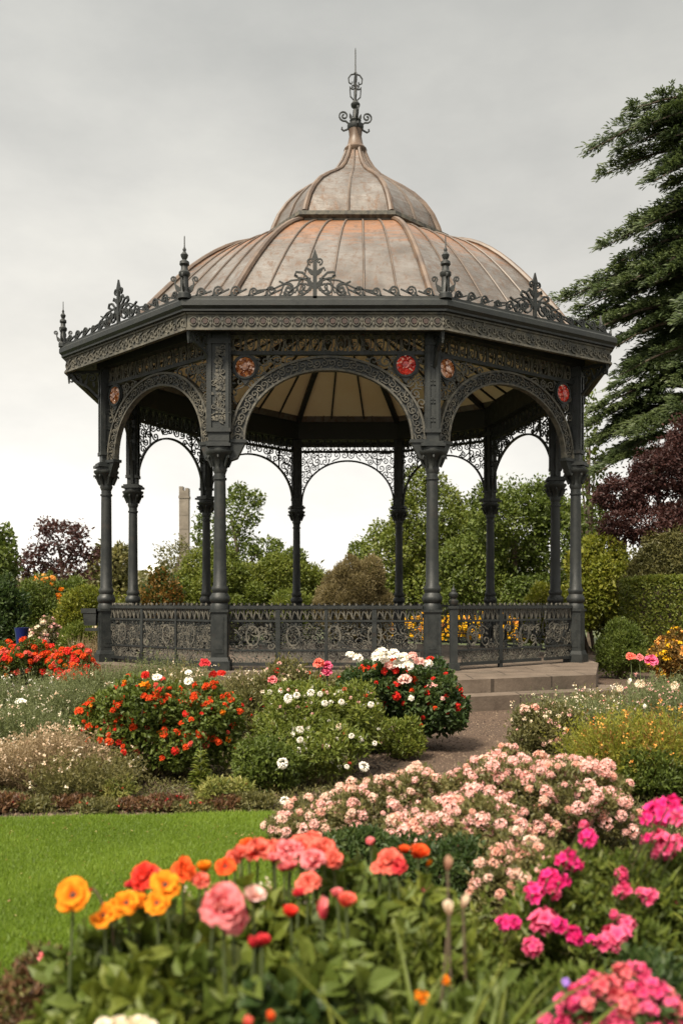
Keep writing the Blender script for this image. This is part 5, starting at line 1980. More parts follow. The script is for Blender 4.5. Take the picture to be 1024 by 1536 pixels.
# --- pink and coral plants under the railing
X = gx(440, 9.8)
bush('pink_flower_bush', 'mixed coral and pink flowering plant under the front railing', 'flower bush', X, 9.8, 1.05, gz(985, 9.8), .7, 'olive', .05, .022, 2.0, n_sub=18, up=.7, fuzz=.25,
     flowers=[('geranium', ('coral', 'orange_red', 'red'), 26, .032, 1, .0), ('small', ('cream', 'blush'), 70, .022)])
for (px, py, s, c, lb) in [(409, 1021, .055, 'rose', 'rose pink bloom beside the front pedestal'), (491, 999, .055, 'pink', 'upper hot pink bloom over the mixed coral plant'), (490, 1008, .060, 'pink', 'lower hot pink bloom over the mixed coral plant'), (478, 996, .06, 'coral', 'coral bloom under the front railing')]:
    q = at(px, py, 9.3)
    rt = empty('pink_flower', (q.x, q.y, 0), lb, 'flower', 'pink blooms under the front railing')
    put_flower(fm('peony', c, 2), rt, (0, 0, q.z), s, (0, -.4, .9), rr)
    mb = MB()
    mb.tube([(.0, .05, 0), (.01, .02, q.z * .5), (0, 0, q.z)], .006, 5)
    mb.build('stem', M['stalk'], rt)
for (px, top, Y, W2, lab) in [(372, 998, 11.9, .9, 'soft grey green plant against the platform edge beside the tall pedestal'), (450, 1000, 12.0, 1.0, 'soft grey green plant against the platform edge under the middle of the front railing'), (530, 996, 11.4, .9, 'soft grey green plant against the platform edge behind the scarlet bush')]:
    wispy('airy_shrub', lab, 'shrub', gx(px, Y), Y, W2, gz(top, Y), 600, 'olive', .004, 'cream', .6, 'airy plants along the platform', .8, .035, .011, 15, 50, .013)
X = gx(365, 9.4)
bush('low_shrub', 'low olive plant at the foot of the tall pedestal', 'shrub', X, 9.4, .75, .50, .6, 'olive', .05, .02, 2.0, n_sub=14, up=.8, flowers=[('small', ('red', 'coral'), 18, .024)])
# --- red and white bush at the path
X = gx(612, 8.6)
rb = bush('red_white_bush', 'rounded bush of scarlet blooms capped with white ones in front of the steps', 'flower bush', X, 8.6, 1.2, .93, 1.0, 'deep', .055, .032, 2.6, T_LEAF, 26, .28, nmax=11000,
          shape=[(.12, 0, .46, .46, .45, .44), (-.3, 0, .5, .42, .42, .42), (.3, -.1, .42, .30, .4, .40)],
          flowers=[('geranium', ('red', 'red', 'orange_red'), 80, .036, 1, .25), ('geranium', ('white', 'blush'), 10, .03, 1, .3)])
for (px, py) in [(565, 985), (576, 989), (590, 982), (605, 987), (618, 984), (628, 992), (598, 996), (612, 999), (584, 998), (640, 995), (525, 982), (535, 986), (572, 978), (607, 1020)]:
    q = at(px, py, 8.35 + rr.uniform(-.1, .1))
    put_flower(fm('geranium' if rr.random() < .5 else 'peony', rr.choice(('white', 'white', 'blush')), rr.randrange(3)), rb, (q.x - X, q.y - 8.6, q.z), .050 + rr.uniform(-.008, .012), (0, -.4, .9), rr)
X = gx(606, 8.1)
bush('low_shrub', 'small bright green shrub at the path edge under the scarlet bush', 'shrub', X, 8.0, .42, .38, .4, 'fresh', .04, .018, 2.2, n_sub=12, up=.8, fuzz=.2)
X = gx(545, 8.3)
bush('low_shrub', 'green filler shrub between the white ball blooms and the scarlet bush', 'shrub', X, 8.3, .55, .62, .5, 'fresh', .045, .02, 2.2, n_sub=14, up=.8, fuzz=.2, flowers=[('small', ('white', 'blush'), 40, .02)])

# --- front edge of the left bed: small edging plants
specs = [(12, 1205, 'red_edge', 'crimson', 'dull red leaved'), (62, 1212, 'olive', None, 'olive leaved'), (108, 1208, 'red_edge', None, 'brownish red'), (150, 1214, 'olive', 'coral', 'olive and coral'),
         (205, 1212, 'red_edge', None, 'dark reddish'), (248, 1206, 'red_edge', 'crimson', 'crimson flecked'), (296, 1214, 'olive', 'coral', 'coral flecked'), (338, 1208, 'red_edge', None, 'bronze leaved'), (378, 1204, 'olive', None, 'soft olive')]
near = ['at the photo edge', 'next to the photo edge plant', 'below the buff pink airy plant', 'beneath the yellow variegated plant', 'midway along the lawn edge', 'under the upright bright green plant', 'just past the upright bright green plant', 'before the pale variegated clump', 'where the lawn edge meets the white blooms']
for k, (px, top, mat, fl, lab) in enumerate(specs):
    Y = 6.0 + .04 * (k % 3)
    bush('edging_plant', '%s low edging plant %s' % (lab, near[k]), 'edging plant', gx(px, Y), Y, .36, gz(top - 14, Y), .30, mat, .030, .014, 2.4, n_sub=12, rel=.32, group='edging plants along the lawn', fuzz=.3, up=.5, tvar=.6, stems=False,
         flowers=[('small', (fl,), 9, .012)] if fl else ())
for (px, top, Y, W2, lab) in [(180, 1165, 6.3, .30, 'yellow variegated plant in front of the buff pink airy plant'), (322, 1165, 6.15, .30, 'pale variegated spiky clump near the lawn edge'), (362, 1172, 6.2, .26, 'pale variegated bushy clump beside the white ball blooms')]:
    bush('variegated_plant', lab, 'plant', gx(px, Y), Y, W2, gz(top, Y), .28, 'variegated', .045, .015, 1.7, T_LEAF, 12, .32, group='variegated plants in the left bed', fuzz=.3, up=.8, stems=False, flowers=[('small', ('crimson',), 6, .012)])
# upright bright plant
Y = 6.4
X = gx(301, Y)
up_ = empty('upright_plant', (X, Y, 0), 'upright bright green leafy plant before the orange bush', 'plant')
r = np.random.default_rng(8)
n = 130
z = np.sort(r.uniform(.04, .34, n))
a = r.uniform(0, 2 * PI, n)
q = .10 * (1 - z / .42)
p = np.stack([np.cos(a) * .012, np.sin(a) * .012, z], 1)
v, f = inst(T_LEAF, p, np.stack([np.cos(a), np.sin(a), .5 + 0 * a], 1), np.stack([-np.cos(a) * .4, -np.sin(a) * .4, 1 + 0 * a], 1), q + .02, (q + .02) * .38)
link('leaves', np_mesh('leaves', v, [f], np.repeat(np.clip(r.normal(.6, .2, n), 0, 1), 8), [LEAF['fresh']]), up_)
mb = MB()
mb.tube([(0, 0, 0), (.005, 0, .2), (0, 0, .42)], [.007, .005, .002], 6)
mb.build('stem', M['stalk'], up_)

# ------------------------------------------------------------------ peach flower mounds
pch = ('peach', 'blush', 'peach', 'peach_pale')
bush('peach_flower_bush', 'broad mound of pale peach flower heads filling the bed beside the path', 'flower bush', gx(775, 5.0), 5.0, 1.45, .62, 1.3, 'olive', .030, .014, 2.4, T_DIAMOND, 34, .24, fuzz=.16, nmax=30000,
     group='peach flower mounds', shape=[(.08, .1, .26, .60, .6, .31), (-.32, -.35, .2, .46, .45, .23), (.36, .2, .26, .40, .5, .29), (.04, .45, .30, .24, .3, .29)],
     flowers=[('peachhead', pch, 330, .036, 1, -.1), ('small', ('blush', 'peach_pale'), 60, .016)])
bush('peach_flower_bush', 'lower spreading tongue of peach flower heads reaching the lawn', 'flower bush', gx(530, 5.2), 5.2, 1.0, .38, .9, 'olive', .028, .013, 2.4, T_DIAMOND, 22, .26, fuzz=.14, nmax=16000,
     group='peach flower mounds', shape=[(.1, 0, .18, .48, .42, .22), (-.25, -.1, .13, .28, .3, .16), (.35, .15, .22, .3, .4, .24)],
     flowers=[('peachhead', ('peach', 'blush', 'peach_pale', 'blush'), 170, .030, 1, -.1)])
bush('peach_flower_bush', 'nearer peach flower mound beside the beige buds', 'flower bush', gx(775, 3.9), 3.9, .55, .42, .5, 'olive', .028, .012, 2.2, T_DIAMOND, 16, .28, fuzz=.2, nmax=12000,
     group='peach flower mounds', flowers=[('peachhead', pch, 44, .032, 1, .0)])
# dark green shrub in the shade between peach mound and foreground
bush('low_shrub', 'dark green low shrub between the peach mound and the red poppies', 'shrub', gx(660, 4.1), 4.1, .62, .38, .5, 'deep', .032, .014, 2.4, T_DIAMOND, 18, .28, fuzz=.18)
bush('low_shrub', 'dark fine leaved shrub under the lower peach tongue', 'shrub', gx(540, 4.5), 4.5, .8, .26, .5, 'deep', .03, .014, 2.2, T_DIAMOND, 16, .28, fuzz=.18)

# ------------------------------------------------------------------ right bed
X = gx(820, 7.8)
bush('peach_flower_bush', 'loose peach and cream flower shrub at the path edge above the main mound', 'flower bush', X, 7.8, .8, .60, .6, 'olive', .036, .014, 1.9, T_DIAMOND, 18, .3, fuzz=.25, up=.7,
     flowers=[('peachhead', ('peach_pale', 'peach'), 14, .036), ('small', ('cream', 'blush'), 70, .018)])
X = gx(858, 8.3)
wispy('airy_shrub', 'pale green airy plant between the steps and the yellow green shrub', 'shrub', X, 8.3, .95, .66, 900, 'grey', .003, 'cream', .7, None, .8, .03, .010, 15, 80, .012)
X = gx(955, 6.5)
wispy('feathery_shrub', 'yellow green feathery shrub beside the peach mound at the photo edge', 'shrub', X, 6.5, 1.05, .70, 1500, 'yellow', .003, None, .8, None, .75, .034, .009, 18)
bush('feathery_shrub', 'denser green shrub beneath the yellow green feathery one', 'shrub', gx(970, 6.3), 6.3, .85, .44, .6, 'mid', .034, .014, 2.4, T_DIAMOND, 20, .28, up=.8, fuzz=.25)
wispy('feathery_shrub', 'rust tinted feathery sprays rising through the yellow green feathery shrub', 'shrub', gx(965, 6.4), 6.4, .95, .74, 260, 'rust', .003, 'apricot', .7, None, .75, .03, .009, 14, 60, .009)
X = gx(1000, 8.6)
wispy('airy_shrub', 'thin grey green plant behind the feathery shrub at the photo edge', 'shrub', X, 8.6, 1.2, .78, 800, 'grey', .003, 'blush', .8, None, .8, .035, .010, 14, 60, .013)
X = gx(905, 9.6)
wispy('airy_shrub', 'fine olive plant by the bend of the gravel path', 'shrub', X, 9.6, .9, .55, 600, 'olive', .003, 'cream', .7, None, .8, .035, .010, 14, 40, .013)
for k, (px, py, s, kind, c, lab) in enumerate([(943, 1022, .030, 'bud', 'white', 'narrow white bud on a thin stem above the feathery shrub'), (959, 1026, .044, 'ball', 'cream', 'round cream bloom on a thin stem above the feathery shrub'),
                                     (1011, 1029, .044, 'ball', 'cream', 'round cream bloom at the photo edge above the feathery shrub'), (929, 1033, .034, 'ball', 'cream', 'small cream bloom lowest beside the narrow white bud'), (966, 1059, .026, 'bud', 'white', 'small white bud standing in the feathery shrub')]):
    q = at(px, py, 7.0)
    rt = empty('white_flower', (q.x, q.y, 0), lab, 'flower', 'white blooms over the feathery shrub')
    put_flower(fm(kind, c, k % 3), rt, (0, 0, q.z - (s * .8 if kind == 'bud' else 0)), s, (0, -.2, 1), rr)
    mb = MB()
    mb.tube([(.03, .03, 0), (.015, .01, q.z * .5), (0, 0, q.z - s * .6)], .004, 5)
    mb.build('stem', M['stalk'], rt)
# ================================================================== lawn blades
r = np.random.default_rng(3)


def in_poly(x, y, poly):
    c = np.zeros(len(x), bool)
    n = len(poly)
    for i in range(n):
        x0, y0 = poly[i]
        x1, y1 = poly[(i + 1) % n]
        hit = ((y0 > y) != (y1 > y)) & (x < (x1 - x0) * (y - y0) / (y1 - y0 + 1e-12) + x0)
        c ^= hit
    return c


n = 520000
y = 2.75 + 3.2 * r.random(n)
x = r.uniform(-2.6, .5, n)
ok = in_poly(x, y, LAWN) & (x > -.42 * y - .1)
x, y = x[ok], y[ok]
n = len(x)
p = np.stack([x, y, np.full(n, .018)], 1)
patch = .5 + .5 * np.sin(x * 3.1 + 1.3 * np.sin(y * 2.3)) * np.sin(y * 4.3 + 1.1 * np.sin(x * 2.9))
ax = np.stack([r.normal(0, .45, n), r.normal(0, .45, n), np.ones(n)], 1)
tall = np.where(r.random(n) < .02, 1.5, 1.0)
v, f = inst(T_BLADE, p, ax, r.normal(size=(n, 3)) + np.array([0, -1, .2]), r.uniform(.022, .042, n) * (.75 + .5 * patch) * tall, np.full(n, .0042))
o = link('grass', np_mesh('grass', v, [f], np.repeat(np.clip(.2 + .35 * patch + r.normal(0, .2, n), 0, 1), 5), [LEAF['lawn']]))
tag(o, 'short mown bright green lawn grass', 'grass', None, 'stuff')

n = 420
y = 2.9 + 2.8 * r.random(n)
x = r.uniform(-2.4, .4, n)
ok = in_poly(x, y, LAWN)
x, y = x[ok], y[ok]
n = len(x)
LEAF['litter'] = leaf_mat('fallen_leaf', [(0.20, 0.12, 0.03), (0.32, 0.22, 0.06), (0.42, 0.34, 0.14)])
v, f = inst(T_LEAF, np.stack([x, y, np.full(n, .045)], 1), r.normal(size=(n, 3)) * np.array([1, 1, .25]), r.normal(size=(n, 3)) * .4 + np.array([0, 0, 1]), r.uniform(.008, .022, n), r.uniform(.006, .012, n))
o = link('fallen_leaves', np_mesh('fallen_leaves', v, [f], np.repeat(r.random(n), 8), [LEAF['litter']]))
tag(o, 'scattered small fallen leaves on the lawn', 'leaves', None, 'stuff')

# loose litter on the soil and stones on the path: small real bits
n = 60000
y = r.uniform(2.2, 12, n)
x = r.uniform(-1, 1, n) * y * .42
ok = ~in_poly(x, y, LAWN)
x, y = x[ok], y[ok]
n = len(x)
onp = in_poly(x, y, PATH)
s = np.where(onp, r.uniform(.006, .020, n) * np.where(r.random(n) < .08, 1.8, 1), r.uniform(.012, .035, n))
T_CHIP = (np.array([[-.5, -.4, 0], [.5, -.5, 0], [.5, .4, 0], [-.4, .5, 0], [0, 0, .55]]), np.array([[0, 1, 4], [1, 2, 4], [2, 3, 4], [3, 0, 4]]))
a = r.uniform(0, 2 * PI, n)
v, f = inst(T_CHIP, np.stack([x, y, np.full(n, .006)], 1), np.stack([np.cos(a), np.sin(a), 0 * a + .05], 1), np.stack([0 * a, 0 * a, 0 * a + 1], 1) + r.normal(0, .1, (n, 3)), s, s)
LEAF['mulch'] = leaf_mat('mulch_chips', [(0.03, 0.02, 0.014), (0.08, 0.054, 0.036), (0.16, 0.115, 0.08)], .0, .9)
o = link('mulch', np_mesh('mulch', v, [f], np.repeat(r.random(n), 5), [LEAF['mulch']]))
tag(o, 'brown mulch and gravel chips over the beds and path', 'mulch', None, 'stuff')

# ================================================================== foreground
rr = random.Random(21)


def stemline(root, top, x0=0, y0=0, rad=.004, mat='stalk', name='stem', lean=None):
    mb = MB()
    t = Vector(top)
    mb.tube([(x0, y0, 0), (x0 * .6 + t.x * .4 + rr.uniform(-.02, .02), y0 * .6 + t.y * .4, t.z * .5), (t.x, t.y, t.z)], [rad * 1.3, rad, rad * .8], 6)
    return mb.build(name, M[mat], root)


def fg_leaves(name, label, px0, px1, top, Y, D, mat, L, Wd, n, z_lo=0.0, upw=.5, group=None, lump=20):
    """leafy plant in the near bed with broad curved leaves"""
    X, W_, H_ = bk(px0, px1, top, Y)
    return bush(name, label, 'leafy plant', X, Y, W_, H_, D, mat, L, Wd, 2.2, T_LEAF, lump, .30, group=group, fuzz=.22, up=upw, jit=.75, shell=.55, nmax=3800, base=.5)


FG = 'broad leaved plants in the near bed'
fg_leaves('leafy_plant', 'broad leaved green plant under the orange poppies', 60, 340, 1362, 2.34, .5, 'mid', .075, .045, 0, group=FG)
fg_leaves('leafy_plant', 'broad leaved green plant under the large pink bloom', 240, 490, 1318, 2.45, .5, 'fresh', .075, .045, 0, group=FG)
fg_leaves('leafy_plant', 'broad leaved plant under the red and coral blooms', 400, 640, 1292, 2.7, .5, 'mid', .07, .042, 0, group=FG)
fg_leaves('leafy_plant', 'broad leaved plant below the beige buds', 560, 735, 1318, 2.6, .45, 'fresh', .06, .03, 0, group=FG)
fg_leaves('leafy_plant', 'low front plant with pale new leaves at the bottom edge', 120, 330, 1480, 1.95, .35, 'fresh', .065, .036, 0, group=FG)
fg_leaves('leafy_plant', 'low dark leaved front plant at the bottom edge beneath the dark red bud', 330, 560, 1470, 2.0, .35, 'deep', .075, .045, 0, group=FG)
fg_leaves('leafy_plant', 'low leafy plant beside the strap leaves at the bottom edge', 560, 800, 1470, 2.1, .4, 'mid', .06, .03, 0, group=FG)
fg_leaves('leafy_plant', 'small light green plant in the bottom corner by the lawn', 30, 120, 1488, 2.05, .2, 'fresh', .045, .022, 0, group=FG, lump=8)
fg_leaves('leafy_plant', 'large leaved plant right under the largest pink bloom', 230, 430, 1392, 2.1, .3, 'mid', .08, .05, 0, group=FG)
fg_leaves('leafy_plant', 'large leaved plant in the middle of the bottom edge', 400, 580, 1395, 2.12, .3, 'mid', .08, .05, 0, group=FG)
fg_leaves('leafy_plant', 'leafy plant at the foot of the orange poppies', 130, 290, 1410, 2.1, .3, 'fresh', .07, .042, 0, group=FG)
X, W_, H_ = bk(-40, 140, 1432, 2.75)
bush('dark_ground_plant', 'dark brownish plant at the corner of the lawn', 'plant', X, 2.75, W_, H_, .4, 'red_edge', .03, .014, 2.4, T_DIAMOND, 16, .3, fuzz=.3, extra=[('olive', .5, .03, .012, T_DIAMOND, 'young_leaves')])
q = at(66, 1436, 2.7)
rt = empty('pink_flower', (q.x, q.y, 0), 'small pink and white bloom at the lawn corner', 'flower')
put_flower(fm('peony', 'rose', 0), rt, (0, 0, q.z), .017, (0, -.5, .8), rr)
stemline(rt, (0, 0, q.z), 0, .05, .003)

# individual poppies, roses and buds: (px, py, depth, radius, kind, colour, label, tilt)
FLW = [
    (108, 1342, 2.20, .041, 'poppy', 'orange', 'single orange poppy standing apart on a bare stem over the lawn', (-.1, -1.0, .55)),
    (154, 1372, 2.25, .034, 'poppy', 'orange', 'low orange poppy just above the leaves next to the single poppy', (-.3, -.7, .8)),
    (190, 1352, 2.30, .034, 'poppy', 'orange', 'orange poppy half hidden below the dark red bloom', (0, -.6, .9)),
    (206, 1350, 2.34, .030, 'poppy', 'orange', 'orange poppy close behind its orange twin', (.3, -.5, .9)),
    (236, 1353, 2.28, .030, 'poppy', 'orange', 'small orange poppy beside the pink double bloom', (.2, -.7, .7)),
    (249, 1325, 2.36, .040, 'poppy', 'orange', 'tall orange poppy beside the scarlet bloom', (.3, -.6, .8)),
    (216, 1310, 2.40, .042, 'peony', 'red', 'dark scarlet double bloom above the orange poppies', (-.1, -.5, .9)),
    (232, 1316, 2.46, .034, 'bowl', 'coral', 'coral bloom tucked behind the dark scarlet one', (.1, -.3, 1)),
    (274, 1302, 2.44, .036, 'peony', 'orange_red', 'orange red ruffled bloom before the lawn', (0, -.5, .9)),
    (307, 1302, 2.50, .028, 'bowl', 'orange', 'small orange cup bloom between two red ones', (0, -.3, 1)),
    (338, 1299, 2.52, .026, 'poppy', 'orange_red', 'small dark eyed orange bloom beside the coral cluster', (.1, -.8, .6)),
    (361, 1283, 2.56, .034, 'bowl', 'coral', 'coral cup bloom first of the coral row', (-.1, -.4, 1)),
    (386, 1272, 2.62, .042, 'peony', 'coral', 'soft coral double bloom in the coral row', (0, -.5, .9)),
    (432, 1272, 2.66, .044, 'peony', 'rose', 'rose double bloom in the coral row', (0, -.4, .9)),
    (452, 1266, 2.72, .044, 'peony', 'coral', 'coral double bloom highest of the coral row', (.1, -.4, .9)),
    (487, 1271, 2.66, .050, 'peony', 'coral', 'large coral double bloom ending the coral row', (.2, -.5, .9)),
    (331, 1355, 2.02, .052, 'peony', 'rose', 'largest rose pink double bloom with broad petals', (-.1, -.7, .7)),
    (381, 1344, 2.08, .034, 'bowl', 'blush', 'pale blush bloom beside the largest pink one', (.3, -.5, .9)),
    (426, 1302, 2.58, .026, 'bowl', 'rose', 'small rose bud below the coral row', (0, -.3, 1)),
    (463, 1321, 2.48, .036, 'peony', 'coral', 'coral bloom low beneath the coral row', (0, -.5, .9)),
    (437, 1299, 2.62, .026, 'bowl', 'rose', 'small rose cup bloom under the coral row', (.1, -.2, 1)),
    (435, 1368, 2.20, .030, 'bowl', 'red', 'red half open bloom beneath the blush one', (0, -.2, 1)),
    (484, 1362, 2.22, .030, 'bud', 'rose', 'pointed pink bud in the middle of the near bed', (0, -.1, 1)),
    (520, 1352, 2.30, .032, 'bowl', 'coral', 'coral pink cup bloom next to the pointed pink bud', (.1, -.3, 1)),
    (393, 1412, 2.00, .028, 'bowl', 'crimson', 'dark crimson closed bloom low among the leaves', (.1, -.1, 1)),
    (378, 1412, 2.04, .018, 'bud', 'crimson', 'small crimson bud touching the dark crimson bloom', (-.3, -.2, 1)),
    (584, 1288, 2.66, .044, 'peony', 'coral', 'ruffled coral red bloom beside the bright poppy', (-.1, -.5, .9)),
    (628, 1280, 2.60, .038, 'bowl', 'orange_red', 'bright orange red poppy cup near the beige buds', (.1, -.3, 1)),
    (606, 1275, 2.70, .024, 'bowl', 'orange_red', 'small orange red cup between its two large neighbours', (0, -.2, 1)),
    (350, 1284, 2.60, .030, 'peony', 'coral', 'coral bloom behind the first coral cup', (-.2, -.4, .9)),
    (372, 1268, 2.70, .032, 'peony', 'orange_red', 'orange red bloom standing behind the coral row', (0, -.4, .9)),
    (408, 1268, 2.68, .034, 'peony', 'coral', 'coral bloom filling the middle of the row', (.1, -.4, .9)),
    (412, 1288, 2.58, .028, 'bowl', 'rose', 'rose cup tucked under the middle of the coral row', (0, -.3, 1)),
    (470, 1258, 2.78, .036, 'peony', 'coral', 'coral bloom at the back of the dense row end', (.1, -.3, 1)),
    (468, 1286, 2.58, .034, 'peony', 'rose', 'rose double bloom under the end of the row', (-.1, -.5, .9)),
    (500, 1286, 2.62, .032, 'peony', 'coral', 'coral double bloom on the far side of the row end', (.3, -.4, .9)),
    (300, 1318, 2.44, .026, 'peony', 'coral', 'coral bloom low beside the orange cup', (-.1, -.5, .9)),
    (350, 1372, 2.06, .036, 'peony', 'rose', 'rose bloom pressed against the largest pink one', (.2, -.7, .6)),
    (318, 1372, 2.10, .030, 'bowl', 'blush', 'blush half open bloom below the largest pink one', (-.3, -.6, .7)),
    (174, 1362, 2.32, .028, 'poppy', 'orange', 'orange poppy peeping between two lower orange ones', (.1, -.8, .6)),
    (200, 1326, 2.42, .028, 'bowl', 'crimson', 'dark crimson cup beside the scarlet double bloom', (-.3, -.3, .9)),
    (598, 1296, 2.64, .030, 'peony', 'crimson', 'crimson double bloom overlapping the ruffled coral red one', (.1, -.5, .9)),
    (570, 1298, 2.70, .026, 'peony', 'coral', 'small coral double bloom at the edge of the ruffled one', (-.2, -.5, .9)),
    (448, 1340, 2.40, .022, 'bowl', 'crimson', 'small dark red cup between the coral and the red blooms', (0, -.3, 1)),
    (505, 1340, 2.36, .024, 'bowl', 'rose', 'rose cup just above the coral pink one', (-.1, -.3, 1)),
    (644, 1293, 2.62, .016, 'bud', 'orange', 'small orange bud leaning by the bright poppy', (.5, -.2, .9)),
    (556, 1264, 2.80, .022, 'bowl', 'rose', 'small rose cup bloom before the peach mound', (-.2, -.2, 1)),
    (636, 1330, 2.60, .014, 'peony', 'rose', 'tiny pink bloom among the leaves below the bright poppy', (0, -.4, .9)),
    (372, 1530, 1.80, .018, 'bud', 'coral', 'coral bud at the bottom edge of the photo', (0, -.2, 1)),
    (406, 1522, 1.80, .017, 'bud', 'orange_red', 'slim red bud at the bottom edge of the photo', (.1, -.2, 1)),
    (672, 1292, 2.30, .024, 'bud', 'dusty', 'dusty rose closed bud standing tallest above the beige ones', (.1, 0, 1)),
    (672, 1358, 2.15, .025, 'bud', 'beige', 'pale beige closed bud, the nearer of the two', (-.15, 0, 1)),
    (697, 1350, 2.25, .023, 'bud', 'beige', 'beige closed bud leaning beside the pale one', (.25, 0, 1)),
    (632, 1492, 1.95, .016, 'small', 'orange', 'little orange bloom among the strap leaves', (0, -.5, .8)),
    (668, 1468, 2.05, .011, 'small', 'orange', 'tiny orange bloom above the strap leaves', (0, -.5, .8)),
    (848, 1472, 2.1, .010, 'daisy', 'violet', 'tiny violet bloom beside the magenta clusters', (0, -.6, .8)),
]
for (px, py, Y, s, kind, c, lab, tl) in FLW:
    q = at(px, py, Y)
    rt = empty('poppy' if kind == 'poppy' else ('flower_bud' if kind == 'bud' else 'garden_flower'), (q.x, q.y, 0), lab, 'flower', 'flowers of the near bed')
    n_ = Vector(tl).normalized()
    off = n_ * (-s * (.9 if kind == 'bud' else .35))
    put_flower(fm(kind, c, rr.randrange(3)), rt, tuple(Vector((0, 0, q.z)) + off), s, tl, rr)
    stemline(rt, (off.x, off.y, q.z + off.z), rr.uniform(-.03, .03), .06, .0045 if s > .02 else .003, 'brown_stalk' if c in ('beige', 'dusty') else 'stalk')
    if c in ('beige', 'dusty', 'orange') and kind in ('bud', 'poppy') and s > .02:
        pass

# dark bud stalk behind the single poppy
q = at(140, 1332, 2.3)
rt = empty('flower_bud', (q.x, q.y, 0), 'thin dark stalk with a nodding bud behind the single orange poppy', 'flower', 'flowers of the near bed')
mb = MB()
mb.tube([(.06, .03, 0), (.05, .0, q.z * .85), (.015, 0, q.z - .02), (0, 0, q.z)], .003, 6)
mb.build('stem', M['brown_stalk'], rt)
put_flower(fm('bud', 'crimson', 0), rt, (0, 0, q.z), .008, (-.6, 0, -.4), rr)

# tall narrow leaved plants in the gap under the buds
for (px, top, Y, lab) in [(545, 1300, 2.9, 'tall narrow leaved plant between the coral blooms and the bright poppy'), (610, 1330, 2.45, 'tall leafy stem below the bright poppy'), (520, 1290, 3.0, 'narrow leaved plant behind the coral row'),
                          (730, 1340, 2.9, 'wispy leafy plant between the beige buds and the magenta blooms'), (690, 1330, 2.9, 'loose leafy plant behind the beige buds')]:
    X, W_, H_ = bk(px - 55, px + 55, top, Y)
    wispy('leafy_plant', lab, 'plant', X, Y, W_ * 1.3, H_, 70, 'fresh' if px in (545, 730) else 'mid', .004, None, .25, 'tall leafy stems in the near bed', .7, .045, .014, 26)

for (px, top, Y, lab) in [(330, 1302, 2.75, 'airy leafy stems behind the largest pink bloom'), (410, 1285, 2.85, 'airy leafy stems below the coral row'), (470, 1290, 2.8, 'airy leafy stems under the end of the coral row')]:
    X, W_, H_ = bk(px - 60, px + 60, top, Y)
    wispy('leafy_plant', lab, 'plant', X, Y, W_ * 1.2, H_, 90, 'mid', .004, 'cream', .25, 'tall leafy stems in the near bed', .7, .035, .014, 30, 25, .008)

# low ground cover over the bare soil between the bigger plants
r = np.random.default_rng(41)
n = 90000
y = r.uniform(5.9, 12.5, n)
x = r.uniform(-1, 1, n) * y * .44
y2 = r.uniform(1.6, 5.9, n)
x2 = r.uniform(-.3, 2.4, n)
x, y = np.concatenate([x, x2[:50000]]), np.concatenate([y, y2[:50000]])
plat_poly = [(p_[0], p_[1]) for p_ in pl2]
ok = ~in_poly(x, y, LAWN) & ~in_poly(x, y, PATH) & ~in_poly(x, y, plat_poly) & ((x < .1) | (y < 5.6) | (x > .46 * (y - 5.4) + .75))
x, y = x[ok], y[ok]
n = len(x)
dn = .5 + .5 * np.sin(x * 4.1 + 2 * np.sin(y * 1.7)) * np.sin(y * 3.3 + 1.5 * np.sin(x * 2.2))
h = np.abs(r.normal(0, .035, n)) * (.4 + dn) + .008
v, f = inst(T_DIAMOND, np.stack([x, y, h], 1), r.normal(size=(n, 3)) + np.array([0, 0, .6]), r.normal(size=(n, 3)) * .6 + np.array([0, -.3, 1]), r.uniform(.018, .045, n), r.uniform(.008, .018, n))
o = link('ground_cover', np_mesh('ground_cover', v, [f], np.repeat(np.clip(dn * .6 + r.normal(.2, .2, n), 0, 1), 4), [LEAF['olive']]))
tag(o, 'low olive ground cover between the plants of the beds', 'ground cover', None, 'stuff')

# strap leaves
Y = 1.85
X = gx(670, Y)
sp = empty('strap_leaf_plant', (X, Y, 0), 'clump of long arching strap leaves along the bottom edge', 'plant')
r = np.random.default_rng(14)
mb_v, mb_f, mb_t, k0 = [], [], [], 0
for k in range(150):
    bx_, by_ = r.normal(0, .15), r.normal(0, .07)
    a = r.uniform(0, 2 * PI)
    Lf = r.uniform(.50, .74)
    hz = r.uniform(.12, .42)
    wv = r.uniform(.007, .014)
    tint = r.uniform(.1, .9)
    n = 9
    arch = r.uniform(.1, 1.05)
    for i in range(n):
        s = i / (n - 1)
        hor = hz * (s ** 1.5) * (1 + arch * s)
        z = Lf * (s - .55 * arch * s ** 3)
        c = np.array([bx_ + math.cos(a) * hor, by_ + math.sin(a) * hor * .7, z])
        sd = np.array([-math.sin(a), math.cos(a), 0]) * wv * (1 - s ** 2.5) * (0.7 + .6 * s)
        mb_v += [c - sd, c + np.array([0, 0, -wv * .5]), c + sd]
        mb_t += [tint, min(1, tint + .15), tint]
        if i:
            b = k0 + 3 * (i - 1)
            mb_f += [(b, b + 3, b + 4, b + 1), (b + 1, b + 4, b + 5, b + 2)]
    k0 += 3 * n
link('leaves', np_mesh('leaves', mb_v, [np.array(mb_f)], mb_t, [LEAF['fresh']], None, True), sp)

# cream flower head at the bottom edge
q = at(192, 1533, 1.75)
rt = empty('cream_flower', (q.x, q.y, 0), 'flat cream flower cluster cut by the bottom edge', 'flower')
for k in range(5):
    put_flower(fm('phlox', 'cream', k % 3), rt, (-.045 + .022 * k, .01 * (k % 2), q.z - .012), .018, (0, -.2, 1), rr)
stemline(rt, (0, 0, q.z - .02), 0, .03)

